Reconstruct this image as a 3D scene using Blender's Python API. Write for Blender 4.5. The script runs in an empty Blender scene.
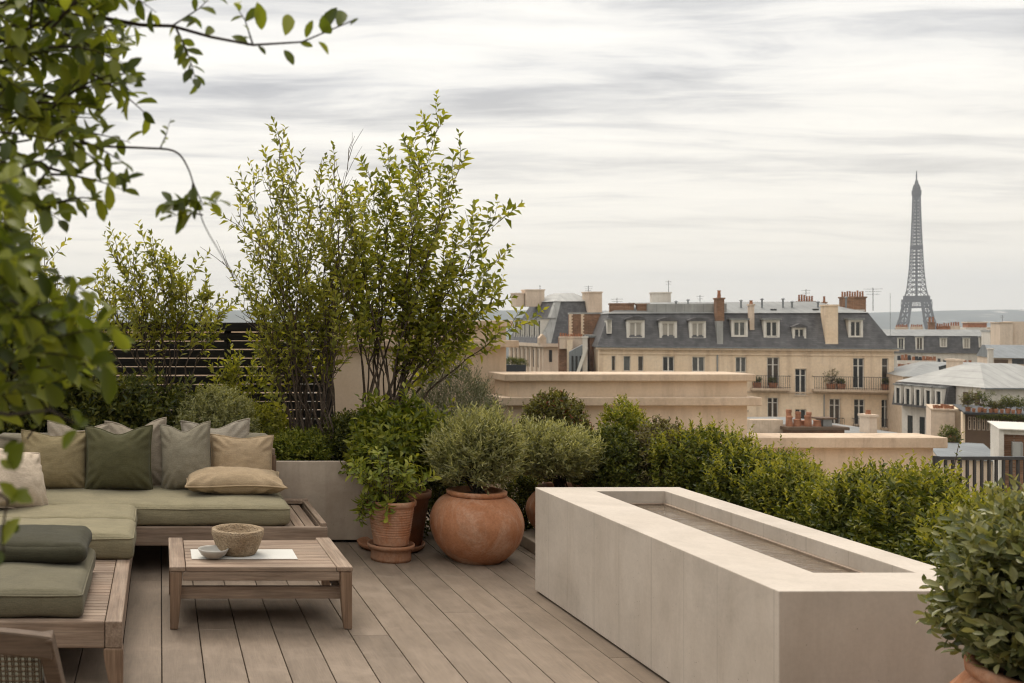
import bpy, bmesh, math, random
import numpy as np
from mathutils import Vector, Matrix, Euler, noise

S = bpy.context.scene
COL = S.collection
R = math.radians
# ------------------------------------------------------------------ camera
F, CX, CY, H = 1050.0, 160.0, 324.0, 1.6      # focal length in px, principal point, eye height
cam_d = bpy.data.cameras.new('camera')
cam = bpy.data.objects.new('camera', cam_d)
COL.objects.link(cam)
S.camera = cam
cam.location = (0, 0, H)
cam.rotation_euler = (R(90), 0, 0)
cam_d.sensor_width = 36.0
cam_d.lens = 36.0 * F / 1024.0
cam_d.shift_x = (512 - CX) / 1024.0
cam_d.shift_y = (CY - 341.5) / 1024.0
cam_d.clip_start = 0.05
cam_d.clip_end = 30000
cam_d.dof.use_dof = True
cam_d.dof.focus_distance = 6.6
cam_d.dof.aperture_fstop = 5.0

# ------------------------------------------------------------------ world
SUN_EL, SUN_AZ = 58, -6        # azimuth measured from +Y towards +X
W = bpy.data.worlds.new('World')
S.world = W
W.use_nodes = True


class NT:
    def __init__(s, tree):
        s.t = tree
        s.n = tree.nodes
        s.l = tree.links

    def node(s, typ, **kw):
        n = s.n.new(typ)
        ins = kw.pop('ins', {})
        for k, v in kw.items():
            setattr(n, k, v)
        for k, v in ins.items():
            s.set(n.inputs[k], v)
        return n

    def set(s, inp, v):
        if isinstance(v, bpy.types.NodeSocket):
            s.l.new(v, inp)
        elif isinstance(v, (tuple, list)):
            if len(v) == 3 and inp.type == 'RGBA':
                v = (*v, 1)
            inp.default_value = v
        else:
            inp.default_value = v

    def math(s, op, a, b=0.0, c=0.0, clamp=False):
        n = s.node('ShaderNodeMath', operation=op, use_clamp=clamp)
        s.set(n.inputs[0], a)
        s.set(n.inputs[1], b)
        s.set(n.inputs[2], c)
        return n.outputs[0]

    def mix(s, f, a, b, mode='MIX'):
        n = s.node('ShaderNodeMix', data_type='RGBA', blend_type=mode)
        s.set(n.inputs[0], f)
        s.set(n.inputs[6], a)
        s.set(n.inputs[7], b)
        return n.outputs[2]

    def ramp(s, f, stops, interp='LINEAR'):
        n = s.node('ShaderNodeValToRGB')
        n.color_ramp.interpolation = interp
        e = n.color_ramp.elements
        while len(e) < len(stops):
            e.new(0.5)
        for i, (p, c) in enumerate(stops):
            e[i].position = p
            if not isinstance(c, (tuple, list)):
                c = (c, c, c)
            e[i].color = (*c, 1)
        s.set(n.inputs[0], f)
        return n.outputs[0]

    def noise(s, vec, scale, detail=4, rough=0.55, dist=0.0):
        n = s.node('ShaderNodeTexNoise')
        if vec is not None:
            s.l.new(vec, n.inputs['Vector'])
        n.inputs['Scale'].default_value = scale
        n.inputs['Detail'].default_value = detail
        n.inputs['Roughness'].default_value = rough
        n.inputs['Distortion'].default_value = dist
        return n.outputs[0]

    def mapping(s, vec, scale=(1, 1, 1), loc=(0, 0, 0), rot=(0, 0, 0)):
        n = s.node('ShaderNodeMapping')
        s.l.new(vec, n.inputs[0])
        n.inputs['Location'].default_value = loc
        n.inputs['Rotation'].default_value = rot
        n.inputs['Scale'].default_value = scale
        return n.outputs[0]


def build_world():
    g = NT(W.node_tree)
    g.n.clear()
    out = g.node('ShaderNodeOutputWorld')
    bg = g.node('ShaderNodeBackground')
    sky = g.node('ShaderNodeTexSky')
    sky.sky_type = 'NISHITA'
    sky.sun_disc = False
    sky.sun_elevation = R(SUN_EL)
    sky.sun_rotation = R(SUN_AZ)
    sky.air_density = 1.0
    sky.dust_density = 3.0
    tc = g.node('ShaderNodeTexCoord')
    sep = g.node('ShaderNodeSeparateXYZ')
    g.l.new(tc.outputs['Generated'], sep.inputs[0])
    x, y, z = sep.outputs
    zc = g.math('MAXIMUM', z, 0.0)
    zz = g.math('ADD', zc, 0.07)
    u = g.math('DIVIDE', x, zz)
    v = g.math('DIVIDE', y, zz)
    cmb = g.node('ShaderNodeCombineXYZ')
    g.set(cmb.inputs[0], u)
    g.set(cmb.inputs[1], v)
    uv = cmb.outputs[0]
    wn = g.node('ShaderNodeTexNoise')
    g.l.new(g.mapping(uv, (0.8, 1.6, 1), (4.0, 1.0, 0)), wn.inputs['Vector'])
    wn.inputs['Scale'].default_value = 1.0
    wn.inputs['Detail'].default_value = 3
    va = g.node('ShaderNodeVectorMath', operation='MULTIPLY_ADD')
    g.l.new(wn.outputs['Color'], va.inputs[0])
    va.inputs[1].default_value = (0.5, 0.45, 0)
    g.l.new(uv, va.inputs[2])
    wv = va.outputs[0]
    n1 = g.noise(g.mapping(wv, (0.36, 1.35, 1), (3.1, 0.4, 0), (0, 0, R(4))), 1.0, 7, 0.56, 0.2)
    n2 = g.noise(g.mapping(wv, (1.25, 3.5, 1), (7.7, 2.2, 0), (0, 0, R(-3))), 1.0, 7, 0.62, 0.3)
    n3 = g.noise(g.mapping(uv, (0.12, 0.5, 1), (1.4, 5.3, 0)), 1.0, 3, 0.5, 0.3)
    m = g.math('ADD', g.math('MULTIPLY', n1, 0.58), g.math('ADD', g.math('MULTIPLY', n2, 0.44), g.math('MULTIPLY', n3, 0.2)))
    m = g.math('SUBTRACT', m, g.math('MULTIPLY', g.ramp(z, [(0.17, 0.0), (0.30, 0.13)]), g.ramp(g.math('MULTIPLY_ADD', x, 0.5, 0.5), [(0.45, 0.25), (0.8, 1.0)])))
    # clouds get thinner in contrast towards the horizon, darker overhead in the frame
    cl = g.ramp(m, [(0.46, (0.43, 0.43, 0.44)), (0.53, (0.61, 0.602, 0.592)), (0.585, (0.78, 0.76, 0.722)), (0.67, (0.89, 0.86, 0.80))])
    hz = g.ramp(z, [(0.0, 1.0), (0.03, 0.88), (0.10, 0.40), (0.22, 0.0)])
    cl2 = g.mix(hz, cl, (0.97, 0.88, 0.715))
    # overcast: brighter towards the zenith, and dimmed behind the viewer to darken faces turned that way
    zen = g.ramp(z, [(0.30, 1.0), (0.50, 1.55), (1.0, 2.1)])
    back = g.ramp(g.math('MULTIPLY_ADD', y, 0.5, 0.5), [(0.0, 0.80), (0.45, 0.90), (0.8, 1.0)])
    side = g.ramp(g.math('MULTIPLY_ADD', x, 0.5, 0.5), [(0.0, 1.05), (0.5, 1.0), (1.0, 0.9)])
    lum = g.math('MULTIPLY', zen, back)
    lum = g.math('MULTIPLY', lum, g.mix(g.ramp(z, [(0.25, 0.0), (0.45, 1.0)]), (1, 1, 1), side))
    cl3 = g.mix(1.0, cl2, lum, 'MULTIPLY')
    ten = g.mix(1.0, cl3, (10, 10, 10), 'MULTIPLY')
    g.n[-1].clamp_result = False
    fin = g.mix(0.97, sky.outputs[0], ten)
    low = g.mix(g.ramp(g.math('MULTIPLY_ADD', z, 0.5, 0.5), [(0.47, 1.0), (0.499, 0.0)]), fin, (2.4, 2.2, 2.0))
    g.l.new(low, bg.inputs[0])
    bg.inputs[1].default_value = 0.10
    g.l.new(bg.outputs[0], out.inputs[0])


build_world()
# ------------------------------------------------------------------ sun
sd = bpy.data.lights.new('sun', 'SUN')
sd.energy = 1.6
sd.angle = R(28)
sd.color = (1.0, 0.90, 0.77)
sun = bpy.data.objects.new('sun', sd)
COL.objects.link(sun)
az, el = R(SUN_AZ), R(SUN_EL)
tosun = Vector((math.sin(az) * math.cos(el), math.cos(az) * math.cos(el), math.sin(el)))
sun.rotation_euler = tosun.to_track_quat('Z', 'Y').to_euler()
# ------------------------------------------------------------------ exposure / render
S.view_settings.view_transform = 'Standard'
S.view_settings.look = 'None'
S.view_settings.exposure = 0.40
S.view_settings.gamma = 1.0
S.view_settings.use_curve_mapping = False
cy = S.cycles
cy.use_denoising = True
cy.pixel_filter_type = 'BLACKMAN_HARRIS'
cy.filter_width = 1.15
cy.max_bounces = 6
cy.diffuse_bounces = 3
cy.glossy_bounces = 3
cy.transmission_bounces = 4
cy.transparent_max_bounces = 8
cy.volume_bounces = 0
cy.use_adaptive_sampling = True
cy.adaptive_threshold = 0.02
cy.sample_clamp_indirect = 6


# ================================================================== helpers
def P(px, py, d):
    return Vector(((px - CX) * d / F, d, H + (CY - py) * d / F))


def PX(px, d):
    return (px - CX) * d / F


def PZ(py, d):
    return H + (CY - py) * d / F


ORG = {}


def raw_mesh(name, verts, faces):
    """verts (N,3) array; faces: list of (M,k) index arrays"""
    me = bpy.data.meshes.new(name)
    verts = np.asarray(verts, dtype=np.float32)
    me.vertices.add(len(verts))
    me.vertices.foreach_set('co', verts.ravel())
    fl = [np.asarray(f, dtype=np.int32) for f in faces if len(f)]
    tot = np.concatenate([np.full(len(f), f.shape[1], dtype=np.int32) for f in fl])
    idx = np.concatenate([f.ravel() for f in fl])
    st = np.concatenate([[0], np.cumsum(tot)[:-1]]).astype(np.int32)
    me.loops.add(len(idx))
    me.loops.foreach_set('vertex_index', idx)
    me.polygons.add(len(tot))
    me.polygons.foreach_set('loop_start', st)
    me.polygons.foreach_set('loop_total', tot)
    me.update(calc_edges=True)
    return me


def link(name, me, mat, parent=None, smooth=False, bevel=0.0, seg=2):
    o = bpy.data.objects.new(name, me)
    COL.objects.link(o)
    if mat is not None and not me.materials:
        me.materials.append(mat)
    if smooth:
        me.polygons.foreach_set('use_smooth', np.ones(len(me.polygons), dtype=bool))
    if bevel:
        b = o.modifiers.new('bevel', 'BEVEL')
        b.width = bevel
        b.segments = seg
        b.limit_method = 'ANGLE'
    if parent is not None:
        o.parent = parent
        ORG[o.name] = ORG.get(parent.name, Vector((0, 0, 0)))
    return o


def tag(o, label=None, cat=None, group=None, kind=None):
    if label:
        o['label'] = label
    if cat:
        o['category'] = cat
    if group:
        o['group'] = group
    if kind:
        o['kind'] = kind
    return o


def thing(name, label, cat, loc=(0, 0, 0), group=None, rot=(0, 0, 0)):
    o = bpy.data.objects.new(name, None)
    o.empty_display_size = 0.1
    COL.objects.link(o)
    o.location = loc
    o.rotation_euler = rot
    ORG[o.name] = Vector(loc)
    return tag(o, label, cat, group)


def copy_tree(o, parent=None):
    c = o.copy()
    COL.objects.link(c)
    if parent is not None:
        c.parent = parent
    for ch in o.children:
        copy_tree(ch, c)
    return c


def frame_from(d):
    d = Vector(d).normalized()
    a = Vector((0, 0, 1)) if abs(d.z) < 0.95 else Vector((1, 0, 0))
    u = d.cross(a).normalized()
    v = d.cross(u).normalized()
    return u, v


class MB:
    def __init__(s):
        s.v = []
        s.f = []

    def add(s, vs, fs):
        b = len(s.v)
        s.v.extend([tuple(v) for v in vs])
        s.f.extend([tuple(b + i for i in f) for f in fs])
        return s

    def box(s, x0, x1, y0, y1, z0, z1):
        return s.add([(x0, y0, z0), (x1, y0, z0), (x1, y1, z0), (x0, y1, z0), (x0, y0, z1), (x1, y0, z1), (x1, y1, z1), (x0, y1, z1)],
                     [(0, 3, 2, 1), (4, 5, 6, 7), (0, 1, 5, 4), (1, 2, 6, 5), (2, 3, 7, 6), (3, 0, 4, 7)])

    def frustum(s, r0, z0, r1, z1):
        (a, b, c, d), (e, f, g, h) = r0, r1     # x0,x1,y0,y1
        return s.add([(a, c, z0), (b, c, z0), (b, d, z0), (a, d, z0), (e, g, z1), (f, g, z1), (f, h, z1), (e, h, z1)],
                     [(0, 3, 2, 1), (4, 5, 6, 7), (0, 1, 5, 4), (1, 2, 6, 5), (2, 3, 7, 6), (3, 0, 4, 7)])

    def prism(s, poly, y0, y1):
        """poly of (x,z) extruded along y"""
        n = len(poly)
        vs = [(x, y0, z) for x, z in poly] + [(x, y1, z) for x, z in poly]
        fs = [tuple(range(n)), tuple(range(2 * n - 1, n - 1, -1))]
        fs += [(i, n + i, n + (i + 1) % n, (i + 1) % n) for i in range(n)]
        return s.add(vs, fs)

    def prism_x(s, poly, x0, x1):
        """poly of (y,z) extruded along x"""
        n = len(poly)
        vs = [(x0, y, z) for y, z in poly] + [(x1, y, z) for y, z in poly]
        fs = [tuple(range(n)), tuple(range(2 * n - 1, n - 1, -1))]
        fs += [(i, n + i, n + (i + 1) % n, (i + 1) % n) for i in range(n)]
        return s.add(vs, fs)

    def bar(s, a, b, w, h=None):
        """rectangular bar from a to b"""
        h = w if h is None else h
        a, b = Vector(a), Vector(b)
        u, v = frame_from(b - a)
        vs = []
        for p in (a, b):
            for su, sv in ((-1, -1), (1, -1), (1, 1), (-1, 1)):
                vs.append(p + u * su * w / 2 + v * sv * h / 2)
        return s.add(vs, [(0, 1, 2, 3), (7, 6, 5, 4), (0, 4, 5, 1), (1, 5, 6, 2), (2, 6, 7, 3), (3, 7, 4, 0)])

    def tube(s, pts, rad, sides=6, cap=True):
        pts = [Vector(p) for p in pts]
        n = len(pts)
        if not hasattr(rad, '__len__'):
            rad = [rad] * n
        vs, fs = [], []
        u = None
        for i, p in enumerate(pts):
            d = pts[min(i + 1, n - 1)] - pts[max(i - 1, 0)]
            if d.length < 1e-9:
                d = Vector((0, 0, 1))
            d.normalize()
            if u is None:
                u, _ = frame_from(d)
            u = (u - d * u.dot(d))
            if u.length < 1e-6:
                u, _ = frame_from(d)
            u.normalize()
            w = d.cross(u)
            for k in range(sides):
                a = 2 * math.pi * k / sides
                vs.append(p + (u * math.cos(a) + w * math.sin(a)) * rad[i])
        for i in range(n - 1):
            for k in range(sides):
                a, b = i * sides + k, i * sides + (k + 1) % sides
                fs.append((a, b, b + sides, a + sides))
        if cap:
            fs.append(tuple(range(sides - 1, -1, -1)))
            fs.append(tuple((n - 1) * sides + k for k in range(sides)))
        return s.add(vs, fs)

    def ring(s, pts, r, sides=6):
        """closed tube"""
        pts = [Vector(p) for p in pts]
        n = len(pts)
        vs, fs = [], []
        for i, p in enumerate(pts):
            d = (pts[(i + 1) % n] - pts[i - 1]).normalized()
            u, w = frame_from(d)
            for k in range(sides):
                a = 2 * math.pi * k / sides
                vs.append(p + (u * math.cos(a) + w * math.sin(a)) * r)
        for i in range(n):
            j = (i + 1) % n
            for k in range(sides):
                k2 = (k + 1) % sides
                fs.append((i * sides + k, i * sides + k2, j * sides + k2, j * sides + k))
        return s.add(vs, fs)

    def lathe(s, prof, c=(0, 0, 0), seg=48, wob=0.0, seed=0):
        """prof: list of (r,z) from outside bottom upward; closed with caps where r==0"""
        vs, fs = [], []
        for j, (r, z) in enumerate(prof):
            for k in range(seg):
                a = 2 * math.pi * k / seg
                w = 1 + wob * noise.noise(Vector((math.cos(a) * 1.5 + seed, math.sin(a) * 1.5, z * 6)))
                vs.append((c[0] + r * w * math.cos(a), c[1] + r * w * math.sin(a), c[2] + z))
        for j in range(len(prof) - 1):
            for k in range(seg):
                k2 = (k + 1) % seg
                fs.append((j * seg + k, j * seg + k2, (j + 1) * seg + k2, (j + 1) * seg + k))
        if prof[0][0] > 1e-6:
            fs.append(tuple(range(seg - 1, -1, -1)))
        if prof[-1][0] > 1e-6:
            fs.append(tuple((len(prof) - 1) * seg + k for k in range(seg)))
        return s.add(vs, fs)

    def build(s, name, mat, parent=None, smooth=False, bevel=0.0, seg=2):
        me = bpy.data.meshes.new(name)
        o = ORG.get(parent.name, Vector((0, 0, 0))) if parent is not None else Vector((0, 0, 0))
        me.from_pydata([(a - o.x, b - o.y, c - o.z) for a, b, c in s.v], [], s.f)
        me.update()
        return link(name, me, mat, parent, smooth, bevel, seg)


# ================================================================== materials
def mat(name, rough=0.7, spec=0.3):
    m = bpy.data.materials.new(name)
    m.use_nodes = True
    g = NT(m.node_tree)
    b = g.n['Principled BSDF']
    b.inputs['Roughness'].default_value = rough
    b.inputs['Specular IOR Level'].default_value = spec
    tc = g.node('ShaderNodeTexCoord')
    return m, g, b, tc.outputs['Object']


def bump(g, b, h, strength=0.3, dist=0.01):
    n = g.node('ShaderNodeBump')
    n.inputs['Strength'].default_value = strength
    n.inputs['Distance'].default_value = dist
    g.l.new(h, n.inputs['Height'])
    g.l.new(n.outputs[0], b.inputs['Normal'])


def world_pos(g):
    return g.node('ShaderNodeNewGeometry').outputs['Position']


def mat_mottled(name, c1, c2, scale=4.0, rough=0.8, fine=60, fine_amt=0.25, bump_s=0.15, bdist=0.004, spec=0.25, stain=None):
    m, g, b, o = mat(name, rough, spec)
    o = world_pos(g)
    n1 = g.noise(o, scale, 5, 0.6, 0.3)
    n2 = g.noise(o, fine, 3, 0.6)
    c = g.mix(g.ramp(n1, [(0.35, 0.0), (0.65, 1.0)]), c1, c2)
    k = 1.0 - fine_amt
    c = g.mix(1.0, c, g.ramp(n2, [(0.3, k), (0.7, 1.0 + 0.0)]), 'MULTIPLY')
    if stain:
        st = g.noise(g.mapping(o, (3, 3, 0.5)), scale * 1.2, 5, 0.6)
        c = g.mix(g.ramp(st, [(0.5, 0.0), (0.75, 0.55)]), c, stain)
    g.l.new(c, b.inputs['Base Color'])
    bump(g, b, n2, bump_s, bdist)
    return m


def mat_wood(name, c1, c2, axis, scale=1.0, rough=0.65):
    m, g, b, o = mat(name, rough, 0.25)
    o = world_pos(g)
    st = [26, 26, 26]
    st[axis] = 1.6
    n1 = g.noise(g.mapping(o, tuple(a * scale for a in st)), 1.0, 5, 0.65, 0.4)
    st2 = [110, 110, 110]
    st2[axis] = 5
    n2 = g.noise(g.mapping(o, tuple(a * scale for a in st2)), 1.0, 3, 0.6)
    n3 = g.noise(o, 3.0, 4, 0.6)
    isl = g.node('ShaderNodeNewGeometry').outputs['Random Per Island']
    c = g.mix(g.ramp(n1, [(0.3, 0.0), (0.7, 1.0)]), c1, c2)
    c = g.mix(1.0, c, g.ramp(n2, [(0.3, 0.72), (0.65, 1.05)]), 'MULTIPLY')
    c = g.mix(1.0, c, g.ramp(n3, [(0.3, 0.78), (0.7, 1.1)]), 'MULTIPLY')
    c = g.mix(1.0, c, g.ramp(isl, [(0.0, 0.84), (1.0, 1.08)]), 'MULTIPLY')
    g.l.new(c, b.inputs['Base Color'])
    bump(g, b, n2, 0.25, 0.002)
    return m


def mat_fabric(name, c, var=0.16, weave=900, rough=0.95):
    m, g, b, o = mat(name, rough, 0.1)
    n1 = g.noise(o, 5, 4, 0.6)
    w1 = g.noise(g.mapping(o, (weave * 0.12, weave, weave)), 1.0, 2, 0.5)
    w2 = g.noise(g.mapping(o, (weave, weave, weave * 0.12)), 1.0, 2, 0.5)
    w = g.math('ADD', w1, w2)
    slub = g.noise(g.mapping(o, (18, 160, 160)), 1.0, 3, 0.6)
    cc = g.mix(1.0, c, g.ramp(n1, [(0.3, 1 - var), (0.7, 1 + var * 0.4)]), 'MULTIPLY')
    cc = g.mix(1.0, cc, g.ramp(g.math('MULTIPLY', w, 0.5), [(0.38, 0.72), (0.62, 1.12)]), 'MULTIPLY')
    cc = g.mix(1.0, cc, g.ramp(slub, [(0.35, 0.88), (0.65, 1.08)]), 'MULTIPLY')
    g.l.new(cc, b.inputs['Base Color'])
    b.inputs['Sheen Weight'].default_value = 0.08
    b.inputs['Sheen Roughness'].default_value = 0.5
    nm = g.noise(o, 26, 3, 0.6)
    bump(g, b, g.math('ADD', g.math('MULTIPLY', nm, 3.0), w), 0.35, 0.003)
    return m


def mat_leaf(name, dark, mid, light, trans=0.35, rough=0.45, warm=None):
    m = bpy.data.materials.new(name)
    m.use_nodes = True
    g = NT(m.node_tree)
    b = g.n['Principled BSDF']
    out = g.n['Material Output']
    isl = g.node('ShaderNodeNewGeometry').outputs['Random Per Island']
    stops = [(0.0, dark), (0.45, mid), (0.9, light)]
    if warm:
        stops += [(0.965, light), (0.97, warm)]
    c = g.ramp(isl, stops)
    g.l.new(c, b.inputs['Base Color'])
    b.inputs['Roughness'].default_value = rough
    b.inputs['Specular IOR Level'].default_value = 0.35
    t = g.node('ShaderNodeBsdfTranslucent')
    g.l.new(g.mix(1.0, c, (1.25, 1.2, 0.55), 'MULTIPLY'), t.inputs[0])
    mx = g.node('ShaderNodeMixShader')
    mx.inputs[0].default_value = trans
    g.l.new(b.outputs[0], mx.inputs[1])
    g.l.new(t.outputs[0], mx.inputs[2])
    g.l.new(mx.outputs[0], out.inputs[0])
    return m


def mat_plain(name, c, rough=0.6, spec=0.3, metal=0.0, var=0.12, scale=3.0):
    m, g, b, o = mat(name, rough, spec)
    n1 = g.noise(world_pos(g), scale, 4, 0.6)
    g.l.new(g.mix(1.0, c, g.ramp(n1, [(0.3, 1 - var), (0.7, 1 + var * 0.5)]), 'MULTIPLY'), b.inputs['Base Color'])
    b.inputs['Metallic'].default_value = metal
    return m


def mat_zinc(name, c, seam=0.55, rough=0.5):
    m, g, b, o = mat(name, rough, 0.4)
    o = world_pos(g)
    n1 = g.noise(o, 0.35, 5, 0.65)
    n2 = g.noise(g.mapping(o, (2.2, 0.35, 0.6)), 1.0, 4, 0.6)
    sx = g.node('ShaderNodeSeparateXYZ')
    g.l.new(o, sx.inputs[0])
    fr = g.math('FRACT', g.math('DIVIDE', sx.outputs[0], seam))
    line = g.ramp(fr, [(0.0, 0.7), (0.07, 1.0), (0.93, 1.0), (1.0, 0.7)])
    c2 = g.mix(1.0, c, g.ramp(n1, [(0.3, 0.72), (0.7, 1.12)]), 'MULTIPLY')
    c2 = g.mix(1.0, c2, g.ramp(n2, [(0.3, 0.8), (0.7, 1.08)]), 'MULTIPLY')
    c2 = g.mix(1.0, c2, line, 'MULTIPLY')
    g.l.new(c2, b.inputs['Base Color'])
    return m


def mat_slate(name, c):
    m, g, b, o = mat(name, 0.55, 0.35)
    o = world_pos(g)
    sx = g.node('ShaderNodeSeparateXYZ')
    g.l.new(o, sx.inputs[0])
    cb = g.node('ShaderNodeCombineXYZ')
    g.set(cb.inputs[0], g.math('ADD', sx.outputs[0], sx.outputs[1]))
    g.set(cb.inputs[1], sx.outputs[2])
    br = g.node('ShaderNodeTexBrick')
    g.l.new(cb.outputs[0], br.inputs['Vector'])
    br.inputs['Scale'].default_value = 1.0
    br.inputs['Brick Width'].default_value = 0.3
    br.inputs['Row Height'].default_value = 0.16
    br.inputs['Mortar Size'].default_value = 0.012
    br.inputs['Color1'].default_value = (0.75, 0.75, 0.75, 1)
    br.inputs['Color2'].default_value = (1.15, 1.15, 1.15, 1)
    br.inputs['Mortar'].default_value = (0.6, 0.6, 0.6, 1)
    n1 = g.noise(o, 0.6, 5, 0.65)
    n2 = g.noise(g.mapping(o, (1.6, 1.6, 0.25)), 1.0, 4, 0.6)
    c2 = g.mix(1.0, c, br.outputs[0], 'MULTIPLY')
    c2 = g.mix(1.0, c2, g.ramp(n1, [(0.3, 0.75), (0.7, 1.2)]), 'MULTIPLY')
    c2 = g.mix(1.0, c2, g.ramp(n2, [(0.3, 0.72), (0.75, 1.5)]), 'MULTIPLY')
    g.l.new(c2, b.inputs['Base Color'])
    return m


def mat_brick(name, c1, c2, mortar, w=0.23, h=0.075):
    m, g, b, o = mat(name, 0.85, 0.2)
    o = world_pos(g)
    sx = g.node('ShaderNodeSeparateXYZ')
    g.l.new(o, sx.inputs[0])
    cb = g.node('ShaderNodeCombineXYZ')
    g.set(cb.inputs[0], g.math('ADD', sx.outputs[0], sx.outputs[1]))
    g.set(cb.inputs[1], sx.outputs[2])
    br = g.node('ShaderNodeTexBrick')
    g.l.new(cb.outputs[0], br.inputs['Vector'])
    br.inputs['Scale'].default_value = 1.0
    br.inputs['Brick Width'].default_value = w
    br.inputs['Row Height'].default_value = h
    br.inputs['Mortar Size'].default_value = 0.008
    br.inputs['Color1'].default_value = (*c1, 1)
    br.inputs['Color2'].default_value = (*c2, 1)
    br.inputs['Mortar'].default_value = (*mortar, 1)
    n1 = g.noise(o, 1.2, 5, 0.7)
    c = g.mix(1.0, br.outputs[0], g.ramp(n1, [(0.3, 0.6), (0.7, 1.2)]), 'MULTIPLY')
    g.l.new(c, b.inputs['Base Color'])
    return m


def mat_plaster(name, c1, c2, streak):
    m, g, b, o = mat(name, 0.85, 0.2)
    o = world_pos(g)
    n1 = g.noise(o, 0.5, 6, 0.65)
    n2 = g.noise(g.mapping(o, (1.8, 1.8, 0.16)), 1.0, 5, 0.6)
    n3 = g.noise(o, 6.0, 4, 0.6)
    c = g.mix(g.ramp(n1, [(0.35, 0.0), (0.65, 1.0)]), c1, c2)
    c = g.mix(g.ramp(n2, [(0.50, 0.0), (0.74, 0.8)]), c, streak)
    c = g.mix(1.0, c, g.ramp(n3, [(0.3, 0.9), (0.7, 1.05)]), 'MULTIPLY')
    g.l.new(c, b.inputs['Base Color'])
    return m


def mat_concrete(name, c1, c2, stain, seams=False, drips=0.5):
    m, g, b, o = mat(name, 0.75, 0.25)
    o = world_pos(g)
    n1 = g.noise(o, 2.3, 6, 0.65, 0.4)
    n2 = g.noise(o, 55, 4, 0.65)
    n3 = g.noise(g.mapping(o, (7, 7, 1.5)), 1.0, 6, 0.7, 0.5)
    c = g.mix(g.ramp(n1, [(0.32, 0.0), (0.68, 1.0)]), c1, c2)
    nz = g.node('ShaderNodeNewGeometry').outputs['Normal']
    sn = g.node('ShaderNodeSeparateXYZ')
    g.l.new(nz, sn.inputs[0])
    vert = g.math('SUBTRACT', 1.0, g.math('ABSOLUTE', sn.outputs[2]), clamp=True)
    k = g.math('MULTIPLY', g.ramp(n3, [(0.45, 0.0), (0.75, drips)]), vert)
    c = g.mix(k, c, stain)
    c = g.mix(1.0, c, g.ramp(n2, [(0.3, 0.95), (0.6, 1.01)]), 'MULTIPLY')
    n5 = g.noise(g.mapping(o, (1.3, 1.3, 1.9), (5, 2, 1)), 1.0, 8, 0.7, 0.8)
    c = g.mix(1.0, c, g.ramp(n5, [(0.32, 0.86), (0.5, 0.99), (0.68, 1.05)]), 'MULTIPLY')
    # pores
    vo = g.node('ShaderNodeTexVoronoi')
    g.l.new(o, vo.inputs['Vector'])
    vo.inputs['Scale'].default_value = 42
    pore = g.math('MULTIPLY', g.ramp(vo.outputs[0], [(0.06, 1.0), (0.13, 0.0)]), g.ramp(g.noise(o, 8, 2), [(0.5, 0.0), (0.62, 0.7)]))
    c = g.mix(g.math('MULTIPLY', pore, vert), c, (0.16, 0.13, 0.10))
    if seams:
        sx = g.node('ShaderNodeSeparateXYZ')
        g.l.new(o, sx.inputs[0])
        yy = g.math('ADD', sx.outputs[1], g.math('MULTIPLY', g.noise(g.mapping(o, (0, 2.0, 0)), 1.0, 1), 0.25))
        fr = g.math('FRACT', g.math('DIVIDE', yy, 0.31))
        line = g.ramp(fr, [(0.0, 1.0), (0.012, 0.6), (0.03, 0.0)])
        face = g.math('MULTIPLY', g.math('ABSOLUTE', sn.outputs[0]), 0.34)
        c = g.mix(g.math('MULTIPLY', line, face), c, (0.20, 0.165, 0.13))
    g.l.new(c, b.inputs['Base Color'])
    bump(g, b, g.math('ADD', n2, g.math('MULTIPLY', pore, -1.5)), 0.06, 0.003)
    return m


def mat_terracotta(name, c1, c2, lime, ribs=0.0):
    m, g, b, o = mat(name, 0.8, 0.2)
    o = world_pos(g)
    n1 = g.noise(o, 5.0, 6, 0.65, 0.5)
    n2 = g.noise(o, 70, 4, 0.65)
    n3 = g.noise(g.mapping(o, (5, 5, 2.2)), 1.0, 6, 0.7, 0.6)
    c = g.mix(g.ramp(n1, [(0.32, 0.0), (0.68, 1.0)]), c1, c2)
    c = g.mix(g.ramp(n3, [(0.47, 0.0), (0.70, 0.75)]), c, lime)
    c = g.mix(1.0, c, g.ramp(n2, [(0.3, 0.82), (0.6, 1.05)]), 'MULTIPLY')
    d = g.noise(o, 2.6, 5, 0.7)
    c = g.mix(g.ramp(d, [(0.55, 0.0), (0.75, 0.5)]), c, (0.13, 0.075, 0.045))
    g.l.new(c, b.inputs['Base Color'])
    bump(g, b, n2, 0.25, 0.004)
    return m


M = {}
M['deck'] = None
M['concrete'] = mat_concrete('trough_concrete', (0.475, 0.412, 0.345), (0.56, 0.493, 0.42), (0.35, 0.285, 0.222), seams=True, drips=0.4)
M['concrete_planter'] = mat_concrete('planter_concrete', (0.38, 0.305, 0.235), (0.52, 0.435, 0.345), (0.25, 0.185, 0.135), drips=0.4)
M['limestone'] = mat_mottled('limestone', (0.63, 0.485, 0.345), (0.71, 0.565, 0.425), 2.2, 0.85, 45, 0.08, 0.1, 0.004, stain=(0.40, 0.30, 0.21))
M['lime_cap'] = mat_mottled('limestone_weathered', (0.53, 0.405, 0.29), (0.64, 0.505, 0.375), 3.0, 0.85, 40, 0.12, 0.15, 0.005, stain=(0.30, 0.22, 0.16))
M['wood_x'] = mat_wood('weathered_teak_x', (0.225, 0.150, 0.104), (0.41, 0.312, 0.232), 0)
M['wood_y'] = mat_wood('weathered_teak_y', (0.225, 0.150, 0.104), (0.41, 0.312, 0.232), 1)
M['wood_z'] = mat_wood('weathered_teak_z', (0.205, 0.125, 0.078), (0.34, 0.228, 0.152), 2)
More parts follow.
